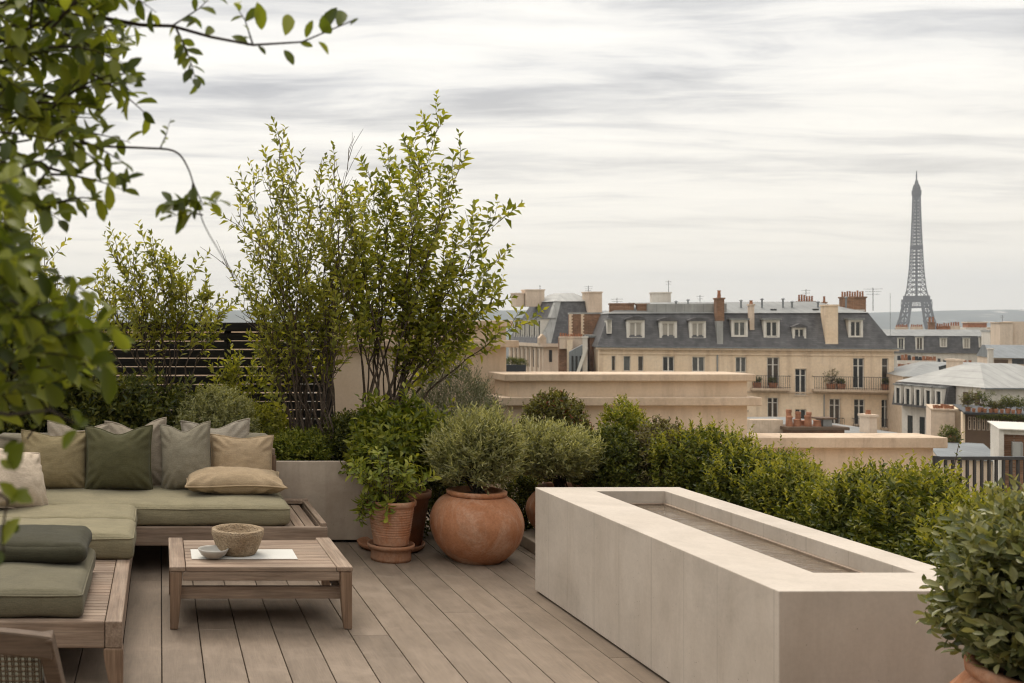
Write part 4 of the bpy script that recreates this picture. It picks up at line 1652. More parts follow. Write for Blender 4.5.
# outer second row fills the hedge's depth
hb2 = [(775, 440, 7.3, .33, 'yellow-green hedge bush standing behind the second bush, below the parapet end'),
       (868, 462, 6.3, .34, 'hedge bush of the outer row under the middle of the low parapet'),
       (962, 476, 5.6, .33, 'hedge bush of the outer row right under the dark railing')]
for i, (px, py, d, r, lb) in enumerate(hb2):
    bush('hedge_bush', lb, PX(px, d), d, PZ(py, d) - .17, r, r, 'lf_box', 130 + i, .042, .020, 1400, 8, .09, .02, HG, young='lf_young', yn=110)

bush('clipped_bush', 'dark green dome-shaped bush just beyond the far rim of the trough', PX(613, 7.5), 7.5, PZ(424, 7.5), .25, .28, 'lf_box2', 140, .032, .016, 1700, 8, .05, .085, None, .3, .12, .03)
bush('clipped_bush', 'brown-tinged rounded bush between the dark dome and the green hedge', PX(658, 7.4), 7.4, PZ(420, 7.4), .27, .28, 'lf_brown', 141, .036, .018, 1500, 8, .06, .085, None, .4, .2, .08)
bush('clipped_bush', 'yellow-green pointed bush standing against the long parapet', PX(634, 8.7), 8.7, PZ(413, 8.7), .25, .25, 'lf_bright', 142, .045, .022, 900, 8, .11, .02, None, .7, .35, .22, young='lf_young', yn=150)
bush('clipped_bush', 'red-flecked domed bush standing against the long parapet', PX(555, 8.75), 8.75, PZ(381, 8.75), .33, .28, 'lf_red', 143, .036, .019, 1700, 8, .06, .02, None, .4, .15, .06)
bush('rosemary_bush', 'grey-green rosemary bush with upright shoots in front of the tall parapet', PX(452, 8.6), 8.6, PZ(363, 8.6), .40, .30, 'lf_rosemary', 144, .036, .007, 2600, 9, .12, .02, None, .9, .25, .2, 38)
bush('low_bush', 'small dark bush low between the round jar and the kerb', PX(524, 7.75), 7.75, PZ(468, 7.75), .16, .14, 'lf_dark', 145, .032, .016, 500, 7, .06, .09)
bush('low_bush', 'dark leafy bush low behind the round jar and the wide green bush', PX(440, 8.0), 8.0, PZ(440, 8.0), .40, .25, 'lf_dark', 146, .04, .02, 1100, 7, .08, .02)

# planting in the long planter behind the sofa
bush('clipped_bush', 'grey-green mounded bush behind the taupe cushion', PX(214, 8.0), 8.0, PZ(384, 8.0), .34, .28, 'lf_silver', 150, .034, .014, 1700, 8, .06, PLZ - .1, None, .6, .15, .06)
bush('ivy_bush', 'dark leafy shrub behind the left cushions, below the slat fence', PX(110, 8.25), 8.25, PZ(380, 8.25), .55, .26, 'lf_dark', 151, .075, .030, 900, 8, .14, PLZ, None, .5, .5, .35)
bush('ivy_bush', 'tall dark green shrub at the left edge behind the sand cushion', PX(20, 8.2), 8.2, PZ(330, 8.2), .55, .28, 'lf_dark', 152, .075, .030, 1300, 8, .14, PLZ, None, .6, .45, .3)
bush('fence_shrub', 'loose airy olive-leaved shrub growing up in front of the slats between the two many-stemmed trees', PX(232, 8.6), 8.6, PZ(350, 8.6), .36, .16, 'lf_tree1', 157, .066, .03, 130, 8, .18, PLZ, None, .8, .6, .3)
bush('low_bush', 'bright green ground shrub in the planter beside the beige lumbar cushion', PX(297, 7.95), 7.95, PZ(428, 7.95), .24, .18, 'lf_bright', 153, .04, .018, 700, 7, .08, PLZ - .1)
bush('low_bush', 'dark green ground shrub in the planter under the cherry stems', PX(352, 8.1), 8.1, PZ(408, 8.1), .30, .22, 'lf_dark', 154, .04, .018, 1000, 7, .08, PLZ - .1)
bush('low_bush', 'olive ground shrub in the planter under the tall olive-leaved tree', PX(262, 8.3), 8.3, PZ(402, 8.3), .25, .2, 'lf_tree1', 155, .045, .02, 500, 7, .08, PLZ - .1)

# whip shoot rising from the hedge end in front of the railing
rt = thing('young_shoot', 'single thin leafy shoot rising above the hedge in front of the railing', 'plant', P(955, 475, 5.9))
a, b = P(952, 492, 5.9), P(962, 432, 5.9)
pp = bez(a, a.lerp(b, .5) + Vector((-.02, 0, 0)), b, 6)
MB().tube(pp, [.003, .003, .0025, .002, .002, .0015, .001], 5).build('stem', M['bark'], rt)
L = Leaves()
L.sprigs(np.array(pp[0]), np.array(b - a), (b - a).length, 16, .034, .015, np.random.default_rng(5), 55)
L.build('leaves', M['lf_box'], rt)

# ================================================================== trees behind the sofa
dT = 8.2


def tips(lst, d=dT, jit=.45, seed=0):
    r = random.Random(seed)
    return [P(px, py + 26, d + r.uniform(-jit, jit * .8)) for px, py in lst]


stem_tree('olive_leaved_tree', 'tall many-stemmed shrubby tree with small olive leaves behind the sofa corner', P(318, 452, 8.15),
          tips([(278, 120), (264, 138), (296, 140), (238, 186), (252, 160), (316, 158), (334, 148), (288, 165), (308, 185), (262, 215), (325, 200), (275, 240),
                (248, 262), (300, 230), (338, 220), (255, 320), (262, 290), (285, 300), (318, 268), (345, 260), (352, 190), (358, 240), (340, 290), (270, 330), (243, 280), (222, 235), (350, 122)], dT, .4, 1),
          M['lf_tree1'], 31, (.072, .033), .36, 18, .36, .0115, k=9, bare=3, spread=.17, dens=.92)
stem_tree('cherry_tree', 'tall fan of cherry stems with yellow-green leaves rising beside the tall parapet', P(378, 445, 8.35),
          tips([(441, 96), (410, 122), (424, 140), (461, 137), (449, 170), (392, 140), (372, 150), (504, 190), (474, 195), (430, 205), (494, 238), (484, 262), (496, 268),
                (514, 300), (455, 235), (400, 200), (365, 190), (470, 290), (440, 270), (385, 240), (345, 180), (335, 235), (420, 310), (352, 210), (410, 260), (362, 260)], 8.35, .4, 2),
          M['lf_tree2'], 32, (.088, .044), .36, 18, .38, .0115, k=9, ang=66, spread=.18, dens=.95)
stem_tree('slender_tree', 'slender young tree with loose pale crown in front of the slat fence', P(167, 440, 8.4),
          tips([(150, 226), (132, 236), (118, 232), (98, 262), (172, 236), (190, 254), (207, 272), (218, 290), (165, 262), (140, 268), (112, 280), (186, 290), (85, 292), (150, 300)], 8.4, .35, 3),
          M['lf_tree1'], 33, (.076, .034), .36, 18, .55, .011, k=8, spread=.08)
stem_tree('slender_tree', 'leafy young tree at the left edge behind the foreground branches', P(30, 440, 8.3),
          tips([(28, 214), (10, 205), (48, 235), (58, 262), (-15, 225), (40, 270), (62, 292), (5, 260), (25, 300), (-30, 260), (72, 310)], 8.3, .35, 4),
          M['lf_tree1'], 34, (.078, .035), .40, 22, .3, .012, k=8, spread=.10)


# ================================================================== foreground branches
def foreground_tree():
    rng = np.random.default_rng(77)
    rd = random.Random(77)
    base = Vector((-1.28, 2.0, 0))
    root = thing('overhanging_tree', 'soft-focus leafy branches of a near tree reaching in from the upper left', 'tree', base)
    mb = MB()
    L = Leaves()

    def pt(px, py, d):
        return P(px, py, d)

    def leafy(pts, r0, nleaf, ll=.040, lw=.018, t0=0.1, ang=60):
        n = len(pts)
        mb.tube(pts, [r0 * (1 - .8 * i / (n - 1)) for i in range(n)], 6)
        for q in range(nleaf):
            t = t0 + (1 - t0) * (q + rd.random() * .6) / nleaf
            x = min(t, .999) * (n - 1)
            i = int(x)
            p = pts[i].lerp(pts[i + 1], x - i)
            sd = (pts[i + 1] - pts[i]).normalized()
            u, v = frame_from(sd)
            a = q * 2.4 + rd.uniform(-.5, .5)
            o = u * math.cos(a) + v * math.sin(a)
            dd = sd * math.cos(R(ang)) + o * math.sin(R(ang)) + Vector((0, 0, -.15))
            nn = Vector((rd.gauss(0, .7), -.7 + rd.gauss(0, .6), .9))
            s = rd.uniform(.7, 1.15)
            L.add(np.array(p), np.array(dd), np.array(nn), ll * s, lw * s * rd.uniform(.8, 1.15))
    # the trunk, out of frame at the left, and its limbs
    tr = [base, Vector((-1.20, 2.02, .7)), Vector((-1.0, 2.0, 1.35)), Vector((-.82, 1.98, 1.9)), Vector((-.62, 1.96, 2.4))]
    mb.tube(tr, [.06, .05, .042, .034, .022], 10)
    d = 1.95
    limb = [tr[3], pt(-190, -30, d), pt(-60, -20, d), pt(20, -8, d), pt(60, 2, d), pt(91, 16, d), pt(141, 25, d), pt(172, 26, d), pt(211, 37, d), pt(253, 45, d), pt(302, 42, d), pt(354, 20, d)]
    mb.tube(limb, [.018, .014, .011, .008, .006, .0045, .0038, .0032, .0028, .0024, .0018, .0012], 6)
    # placed leaves on the long branch tip: (stalk px, tip px)
    for (a, b, c_, e) in ((262, 30, 258, 3), (285, 36, 290, 12), (306, 38, 312, 20), (322, 33, 336, 6), (338, 27, 343, 8), (350, 25, 358, 18), (318, 42, 330, 54), (284, 50, 294, 64),
                          (248, 46, 232, 34), (258, 46, 266, 54), (205, 36, 214, 26), (186, 28, 196, 20), (176, 26, 168, 36), (160, 26, 152, 14), (300, 43, 313, 46), (330, 34, 322, 18)):
        p, q = pt(a, b, d), pt(c_, e, d - rd.uniform(-.03, .05))
        ll = (q - p).length
        L.add(np.array(p), np.array(q - p), np.array((rd.gauss(0, .4), -1, rd.uniform(0, .8))), ll, ll * .46)
    leafy([pt(176, 28, d), pt(184, 45, d), pt(191, 62, d), pt(197, 86, d)], .0025, 15, .036, .017)
    leafy([pt(172, 26, d), pt(200, 8, d), pt(215, -8, d)], .002, 7, .036, .016)
    leafy([pt(253, 45, d), pt(245, 20, d), pt(235, 5, d)], .002, 6, .034, .016)
    # lower sprig that hangs at the middle left
    d2 = 2.0
    sp = smooth_prof([(60, 140), (100, 146), (144, 148), (174, 151), (187, 166), (195, 190), (203, 222), (222, 256), (240, 284)], 4)
    mb.tube([pt(x, y, d2) for x, y in sp], [.0030 - .0024 * i / (len(sp) - 1) for i in range(len(sp))], 6)
    leafy([pt(160, 149, d2), pt(166, 135, d2), pt(171, 118, d2)], .0018, 5, .018, .010)
    leafy([pt(193, 183, d2), pt(190, 200, d2), pt(180, 206, d2), pt(164, 203, d2)], .002, 12, .040, .021)
    leafy([pt(193, 183, d2), pt(203, 205, d2), pt(222, 200, d2)], .002, 9, .040, .021)
    leafy([pt(203, 215, d2), pt(185, 212, d2), pt(168, 218, d2)], .0018, 6, .038, .019)

    def xmax(y):
        return np.interp(y, [-40, 0, 30, 60, 90, 110, 150, 180, 205, 220], [200, 178, 140, 128, 148, 162, 148, 140, 112, 72])
    # the dense upper left mass
    for i in range(112):
        dd = rd.uniform(1.8, 2.3)
        y0 = rd.uniform(-50, 215)
        x0 = rd.uniform(-90, 95)
        ln = rd.uniform(50, 110)
        a = rd.gauss(.1, .55)
        x1, y1 = x0 + ln * math.cos(a), y0 + ln * math.sin(a)
        if y1 > 222:
            y1 = 222 - rd.random() * 20
        lim = xmax(y1)
        if x1 > lim:
            sh = x1 - lim + rd.random() * 14
            x0, x1 = x0 - sh, x1 - sh
        p, q = pt(x0, y0, dd), pt(x1, y1, dd + rd.uniform(-.08, .08))
        m = p.lerp(q, .5) + Vector((0, 0, .02 + rd.gauss(0, .012)))
        leafy(bez(p, m, q, 5), .0028, int(ln / 8), .047, .022, .05)
    # limbs carrying that mass
    for (x0, y0, x1, y1) in ((-190, -30, 40, 60), (-190, 60, 100, 110), (-200, 120, 90, 180), (-190, 200, 30, 140), (-190, 0, 110, 20)):
        a, b = pt(x0, y0, 2.0), pt(x1, y1, 2.0)
        mb.tube(bez(a, a.lerp(b, .5) + Vector((0, 0, .03)), b, 6), [.012, .010, .008, .006, .005, .0035, .002], 6)
    # large very near leaves, lower left
    for i in range(85):
        dd = rd.uniform(1.5, 2.0)
        y0 = rd.uniform(225, 400)
        lim = np.interp(y0, [225, 260, 300, 340, 380, 405], [15, 40, 110, 128, 100, 40])
        x1 = rd.uniform(-60, lim)
        ln = rd.uniform(50, 110)
        a = rd.gauss(0, .5)
        p, q = pt(x1 - ln * math.cos(a), y0 - ln * math.sin(a), dd), pt(x1, y0, dd)
        leafy(bez(p, p.lerp(q, .5) + Vector((0, 0, .012)), q, 4), .002, 7, .052, .026, .1)
    # left edge, darker depth between the two masses, and the leaves over the cushions
    for i in range(34):
        dd = rd.uniform(1.3, 1.8)
        y0 = rd.uniform(150, 330)
        x1 = rd.uniform(-40, 28)
        p, q = pt(x1 - 70, y0 + rd.uniform(-40, 40), dd), pt(x1, y0, dd)
        leafy([p, p.lerp(q, .5), q], .003, 9, .04, .019, .1)
    for (a, b, c_, e) in ((78, 430, 62, 447), (72, 428, 88, 420), (18, 440, 4, 452), (12, 470, 20, 446), (18, 500, 2, 484), (10, 505, 26, 488), (6, 520, 18, 532), (2, 545, 16, 520), (3, 552, -8, 566), (80, 425, 74, 412),
                          (14, 495, 30, 500), (0, 460, 12, 468)):
        dd = 1.35
        p, q = pt(a, b, dd), pt(c_, e, dd - rd.uniform(-.02, .03))
        ll = (q - p).length * 1.1
        L.add(np.array(p), np.array(q - p), np.array((rd.gauss(0, .4), -1, .5)), ll, ll * .5)
    for lst in (((-60, 400), (10, 415), (50, 410), (80, 426)), ((-60, 470), (-20, 480), (8, 500), (2, 530), (4, 556)), ((-60, 430), (-10, 436), (18, 440))):
        pts = [pt(x, y, 1.35) for x, y in lst]
        mb.tube(pts, [.003 - .0018 * i / (len(pts) - 1) for i in range(len(pts))], 5)
    L.add(*[np.zeros((0, 3))] * 3, 0, 0) if False else None
    mb.build('trunk', M['bark_dark'], root, smooth=True)
    L.build('crown', M['lf_front'], root, hi=True, droop=.12)


foreground_tree()

# ================================================================== city
ZG = -24.0


class Front:
    """a building front turned by yaw (clockwise from straight on) about its middle point"""

    def __init__(s, pc, D, yaw):
        s.D, s.c, s.a = D, PX(pc, D), -R(yaw)

    def x(s, p, dy=0.0):
        k = (p - CX) / F
        ca, sa = math.cos(s.a), math.sin(s.a)
        return s.c + (k * (s.D + dy * ca) - s.c + dy * sa) / (ca - k * sa)

    def place(s, o):
        c = Vector((s.c, s.D, 0))
        o.location = c + Matrix.Rotation(s.a, 3, 'Z') @ (Vector(o.location) - c)
        o.rotation_euler.z = s.a


def facade(mb, x0, x1, y, z0, z1, openings, reveal=0.28, depth=8.0):
    """front sheet facing -Y with real openings, reveals, and the body of the building behind"""
    xs = sorted({x0, x1, *[o[0] for o in openings], *[o[1] for o in openings]})
    zs = sorted({z0, z1, *[o[2] for o in openings], *[o[3] for o in openings]})
    for i in range(len(xs) - 1):
        for j in range(len(zs) - 1):
            cx, cz = (xs[i] + xs[i + 1]) / 2, (zs[j] + zs[j + 1]) / 2
            if any(o[0] < cx < o[1] and o[2] < cz < o[3] for o in openings):
                continue
            mb.add([(xs[i], y, zs[j]), (xs[i + 1], y, zs[j]), (xs[i + 1], y, zs[j + 1]), (xs[i], y, zs[j + 1])], [(0, 1, 2, 3)])
    yr = y + reveal
    for a, b, c, d in openings:
        mb.add([(a, y, c), (b, y, c), (b, y, d), (a, y, d), (a, yr, c), (b, yr, c), (b, yr, d), (a, yr, d)],
               [(0, 1, 5, 4), (1, 2, 6, 5), (2, 3, 7, 6), (3, 0, 4, 7)])
    yb = yr + .05
    mb.add([(x0, y, z0), (x0, y, z1), (x0, yb, z1), (x0, yb, z0)], [(0, 1, 2, 3)])
    mb.add([(x1, y, z0), (x1, y, z1), (x1, yb, z1), (x1, yb, z0)], [(3, 2, 1, 0)])
    mb.add([(x0, y, z1), (x1, y, z1), (x1, yb, z1), (x0, yb, z1)], [(0, 1, 2, 3)])
    mb.box(x0, x1, yb, y + depth, z0, z1)


def window(root, x0, x1, z0, z1, y, leaves=2, transom=0.0, fm='white_paint', gm='glass', bw=None, name='window'):
    bw = bw or max(0.05, (x1 - x0) * 0.085)
    mb = MB()
    t = .05
    mb.box(x0, x1, y, y + t, z0, z0 + bw).box(x0, x1, y, y + t, z1 - bw, z1)
    mb.box(x0, x0 + bw, y, y + t, z0 + bw, z1 - bw).box(x1 - bw, x1, y, y + t, z0 + bw, z1 - bw)
    for k in range(1, leaves):
        x = x0 + (x1 - x0) * k / leaves
        mb.box(x - bw * .7, x + bw * .7, y - .01, y + t, z0 + bw, z1 - bw)
    if transom:
        z = z0 + (z1 - z0) * transom
        for k in range(leaves):
            a = x0 + bw if k == 0 else x0 + (x1 - x0) * k / leaves + bw * .7
            b = x1 - bw if k == leaves - 1 else x0 + (x1 - x0) * (k + 1) / leaves - bw * .7
            mb.box(a, b, y + .005, y + t, z - bw * .4, z + bw * .4)
    f = mb.build(name, M[fm], root)
    if gm == 'glass':
        gm = ('glass', 'glass_mid', 'glass_warm', 'glass')[int(abs(x0 * 7.3 + z0 * 3.1)) % 4]
    MB().box(x0 + bw * .5, x1 - bw * .5, y + t + .002, y + t + .03, z0 + bw * .5, z1 - bw * .5).build('pane', M[gm], f)
    return f


def dormer(root, x0, x1, z0, z1, y, gm='glass', roof='arch', depth=1.6, fm='white_paint'):
    w = (x1 - x0)
    s = w * .14
    mb = MB()
    # cheeks and head leave the window opening
    mb.box(x0, x0 + s, y, y + depth, z0, z1).box(x1 - s, x1, y, y + depth, z0, z1)
    mb.box(x0 + s, x1 - s, y, y + depth, z1 - s * .8, z1).box(x0 + s, x1 - s, y, y + depth, z0, z0 + s * .5)
    o = mb.build('dormer', M['white_paint'] if fm == 'white_paint' else M['zinc'], root)
    rf = MB()
    e = w * .10
    if roof == 'arch':
        n = 8
        pl = [(x0 - e, z1)] + [(x0 - e + (w + 2 * e) * k / n, z1 + .10 + .17 * w * math.sin(math.pi * k / n)) for k in range(n + 1)] + [(x1 + e, z1)]
    elif roof == 'gable':
        pl = [(x0 - e, z1), (x0 - e, z1 + .08), ((x0 + x1) / 2, z1 + .34 * w), (x1 + e, z1 + .08), (x1 + e, z1)]
    else:
        pl = [(x0 - e, z1), (x0 - e, z1 + .14), (x1 + e, z1 + .14), (x1 + e, z1)]
    rf.prism(pl, y - .14, y + depth + .4)
    rf.build('dormer_roof', M['slate'] if roof != 'flat' else M['zinc'], o)
    window(o, x0 + s, x1 - s, z0 + s * .5, z1 - s * .8, y + .10, 2, 0.0, 'white_paint', gm, name='window_frame')
    return o


def chimney(root, x0, x1, y0, y1, z0, z1, mt, pots=0, pot_h=.55, cap=True, name='chimney'):
    mb = MB().box(x0, x1, y0, y1, z0, z1)
    if cap:
        e = .07
        mb.box(x0 - e, x1 + e, y0 - e, y1 + e, z1, z1 + .13)
    c = mb.build(name, M[mt], root)
    rd = random.Random(int(x0 * 100))
    zt = z1 + (.13 if cap else 0)
    for k in range(pots):
        x = x0 + (x1 - x0) * (k + .5) / pots
        h = pot_h * rd.uniform(.75, 1.15)
        r = min(.15, (x1 - x0) / pots * .42)
        MB().lathe([(r, 0), (r * .8, h * .85), (r * .98, h * .88), (r * .95, h), (0, h)], (x, (y0 + y1) / 2, zt), 10).build('chimney_pot', M['pot_orange'], c)
    return c


def antenna(root, x, y, z0, z1, arms=3, w=.5):
    mb = MB().tube([(x, y, z0), (x, y, z1)], .025, 6)
    for k in range(arms):
        z = z1 - .12 - k * .22
        mb.bar((x - w * (1 - .15 * k), y, z), (x + w * (1 - .15 * k), y, z), .022)
    return mb.build('antenna', M['iron'], root)


def balcony(root, x0, x1, y, z, h=1.0, out=.75, bars=True):
    mb = MB().box(x0, x1, y - out, y - .003, z - .18, z)
    mb.box(x0 + .1, x1 - .1, y - out * .7, y - .003, z - .30, z - .181)
    o = mb.build('balcony', M['lime_cap'], root)
    r = MB()
    yf = y - out + .05
    r.box(x0 + .03, x1 - .03, yf - .02, yf + .02, z + h - .04, z + h)
    r.box(x0 + .03, x1 - .03, yf - .012, yf + .012, z + .08, z + .11)
    x = x0 + .05
    while x < x1:
        r.box(x - .012, x + .012, yf - .01, yf + .01, z, z + h - .04)
        x += .16
    for x in (x0 + .05, x1 - .05):
        r.box(x - .02, x + .02, yf + .02, y - .003, z + h - .04, z + h)
    r.build('railing', M['iron'], o)
    return o


def cream_building():
    D = 88.0
    fr = Front(746, D, 18)
    bx, bz = fr.x, (lambda q: PZ(q, D))
    X0, X1 = bx(599), bx(894)
    ze, zb_, zr = bz(348.5), bz(313), bz(303.0)
    root = thing('apartment_building', 'long cream apartment building with slate mansard roof, dormers and iron balconies', 'building', (fr.c, D, ZG))
    q = D
    wins = []          # px0,px1,py0,py1, pane
    for a, b in ((611.5, 615.5), (623.5, 630.5), (638, 643.5), (662.5, 674.5), (692, 705), (735.5, 746.5)):
        wins.append((a, b, 357, 372.5, 2 if b - a > 8 else 1))
    for a, b, c, d in ((767, 779.5, 357, 386), (795, 806.5, 368, 394), (853, 864.5, 357, 386.5), (882, 888.5, 357, 386), (741, 747, 376, 410),
                       (767.5, 778.5, 397, 417), (795, 806.5, 408, 420), (829.5, 840.5, 397, 422), (854, 865, 397, 422), (881.5, 889.5, 397, 424),
                       (611, 621, 396, 420), (650, 661, 396, 420), (700, 711, 396, 420)):
        wins.append((a, b, c, d, 2 if b - a > 7 else 1))
    op = [(bx(a), bx(b), bz(d), bz(c)) for a, b, c, d, k in wins]
    mb = MB()
    facade(mb, X0, X1, D, ZG, ze, op, .30, 11)
    mb.build('wall', M['cream'], root)
    for (a, b, c, d, k), o in zip(wins, op):
        window(root, o[0], o[1], o[2], o[3], D + .16, k, .74 if (d - c) > 18 else 0)
        MB().box(o[0] - .12, o[1] + .12, D - .08, D - .003, o[2] - .12, o[2] - .002).build('window_sill', M['lime_cap'], root)
    # bands and cornice
    MB().box(X0 - .25, X1 + .25, D - .35, D - .003, ze - .14, ze + .02).build('cornice', M['lime_cap'], root)
    MB().box(X0 - .06, X1 + .06, D - .10, D - .003, ze - .55, ze - .42).build('string_course', M['cream'], root)
    MB().box(bx(735), X1 + .05, D - .07, D - .003, bz(392.5), bz(391)).build('string_course', M['lime_cap'], root)
    MB().box(bx(716.5), bx(718), D - .09, D - .003, bz(440), ze - .56).build('downpipe', M['zinc'], root)
    MB().box(bx(823.5), bx(824.5), D - .09, D - .003, bz(440), bz(393)).build('downpipe', M['zinc'], root)
    # roof
    r0 = (X0 - .2, X1 + .2, D - .25, D + 11.2)
    r1 = (bx(609, 1.5), bx(868, 1.5), D + 1.5, D + 9.5)
    MB().frustum(r0, ze + .021, r1, zb_).build('mansard_roof', M['slate'], root)
    MB().frustum((r1[0] - .1, r1[1] + .1, r1[2] - .12, r1[3] + .1), zb_ + .003, (r1[0] + 2.0, r1[1] - 3.0, D + 4.8, D + 6.2), PZ(302.0, D + 4.8)).build('zinc_roof', M['zinc'], root)
    MB().box(bx(650), bx(731), D + 1.8, D + 6, zb_ + .1, PZ(303.5, D + 1.8)).build('roof_parapet', M['zinc_light'], root)
    MB().box(X0 - .3, X1 + .3, D - .42, D - .26, ze + .02, ze + .12).build('gutter', M['zinc_blue'], root)
    # dormers
    for a, b, c, d, gm, rf in ((627, 645, 320, 339, 'glass_pale', 'arch'), (660, 677.5, 321, 341, 'glass_pale', 'arch'), (690, 706.5, 321, 339, 'glass_pale', 'arch'),
                               (732, 748.5, 320, 337, 'glass', 'flat'), (764.5, 780.5, 320, 337.5, 'glass', 'flat'), (793.5, 807, 327.5, 346, 'glass', 'gable'), (849.5, 864, 320, 337, 'glass', 'flat'),
                               (607, 612, 320, 334, 'glass_pale', 'flat')):
        dormer(root, bx(a), bx(b), bz(d), bz(c), D + .25, gm, rf, 2.2)
    # chimneys
    chimney(root, bx(717.5), bx(725), D + .3, D + 1.6, bz(321), bz(299), 'brick', 1, .6)
    MB().box(bx(717), bx(723), D - .05, D + 1.5, ze + .05, bz(321) - .002).build('chimney_base', M['zinc_light'], root)
    chimney(root, bx(751.5), bx(756), D + .6, D + 1.4, bz(330), bz(305.5), 'cream_pink', 1, .35)
    chimney(root, bx(825.5), bx(838), D - .02, D + 1.4, bz(344), bz(306.5), 'cream', 0)
    chimney(root, bx(843, 6.5), bx(866, 6.5), D + 6.5, D + 7.6, zb_, PZ(299, D + 6.5), 'brick', 9, .5)
    chimney(root, bx(799.5, 6.5), bx(815, 6.5), D + 6.5, D + 7.6, zb_, PZ(303, D + 6.5), 'brick', 6, .55)
    chimney(root, bx(823.5, 6.5), bx(826.5, 6.5), D + 6.5, D + 7, zb_, PZ(304, D + 6.5), 'brick', 1, .6)
    chimney(root, bx(610, 2.4), bx(634, 2.4), D + 2.4, D + 3.3, zb_ - .8, PZ(304, D + 2.4), 'brick', 0)
    chimney(root, bx(637, 2.2), bx(649, 2.2), D + 2.2, D + 3.1, zb_ - 1.2, PZ(304.5, D + 2.2), 'brick', 0)
    chimney(root, bx(652, 7.5), bx(671, 7.5), D + 7.5, D + 9, zb_, PZ(293, D + 7.5), 'white_wall', 0)
    antenna(root, bx(668.5, 7.6), D + 7.6, PZ(293, D + 7.6), PZ(280, D + 7.6), 2, .25)
    antenna(root, bx(873, 5), D + 5, zb_ + .2, PZ(289, D + 5), 3, .7)
    antenna(root, bx(617, 3), D + 3, PZ(303, D + 3), PZ(297, D + 3), 2, .5)
    rdv = random.Random(3)
    for p in (676, 688, 741, 762, 783, 792, 818, 846):
        hh = rdv.uniform(.35, .8)
        MB().tube([(bx(p, 3), D + 3, zb_ + .2), (bx(p, 3), D + 3, zb_ + .55 + hh)], .07, 8).lathe([(.16, 0), (.16, .05), (0, .14)], (bx(p, 3), D + 3, zb_ + .55 + hh), 10).build('roof_vent', M['zinc_blue'], root)
    for p in (700, 770, 812):
        MB().bar((bx(p, 2.4), D + 2.4, zb_ + .30), (bx(p + 6, 2.4), D + 2.4, zb_ + .30), .5, .12).build('skylight', M['glass'], root)
    antenna(root, bx(806, 7), D + 7, zb_ + .2, PZ(290, D + 7), 2, .35)
    antenna(root, bx(700, 7), D + 7, zb_ + .2, PZ(295, D + 7), 2, .3)
    # stair block at the right end
    chimney(root, bx(868), bx(880), D + 4, D + 6.5, zb_ - 2, bz(311), 'white_wall', 0)
    # balconies
    balcony(root, bx(750), bx(789), D, bz(387.5), 1.05)
    balcony(root, bx(811.5), bx(897), D, bz(387.5), 1.05)
    for a, b in ((829, 843.5), (851.5, 867.5), (880.5, 891.5)):
        balcony(root, bx(a), bx(b), D, bz(424), .72, .35)
    fr.place(root)
    return D, fr


DB, FRB = cream_building()

for px, lb in ((757, 'terracotta planter with a small shrub at the left end of the short balcony'), (773, 'terracotta planter with a small shrub before the tall window on the short balcony'),
               (831, 'terracotta planter with a twiggy shrub at the left end of the long balcony'), (841, 'terracotta planter with a small shrub in the middle of the long balcony'),
               (886, 'terracotta planter with a small shrub at the right end of the long balcony')):
    y = DB - .38
    x, z = FRB.x(px, -.38), PZ(387.5, DB) + .001
    rt = thing('balcony_planter', lb, 'planter', (x, y, z), 'planters on the cream building balconies')
    MB().frustum((x - .24, x + .24, y - .15, y + .15), z, (x - .30, x + .30, y - .19, y + .19), z + .45).build('pot', M['pot_orange'], rt)
    big = px == 831
    L, pts = shrub_leaves((x, y, z + (.95 if big else .65)), (.6 if big else .3, .25, .6 if big else .28), 60 if big else 50, .12, .07, 5, px, .15, .5)
    L.build('foliage', M['lf_brown' if big else 'lf_dark'], rt)
    shrub_stems(None, None, pts, (x, y, z + .4), np.random.default_rng(px), 12, .02).build('stems', M['bark'], rt)
    FRB.place(rt)


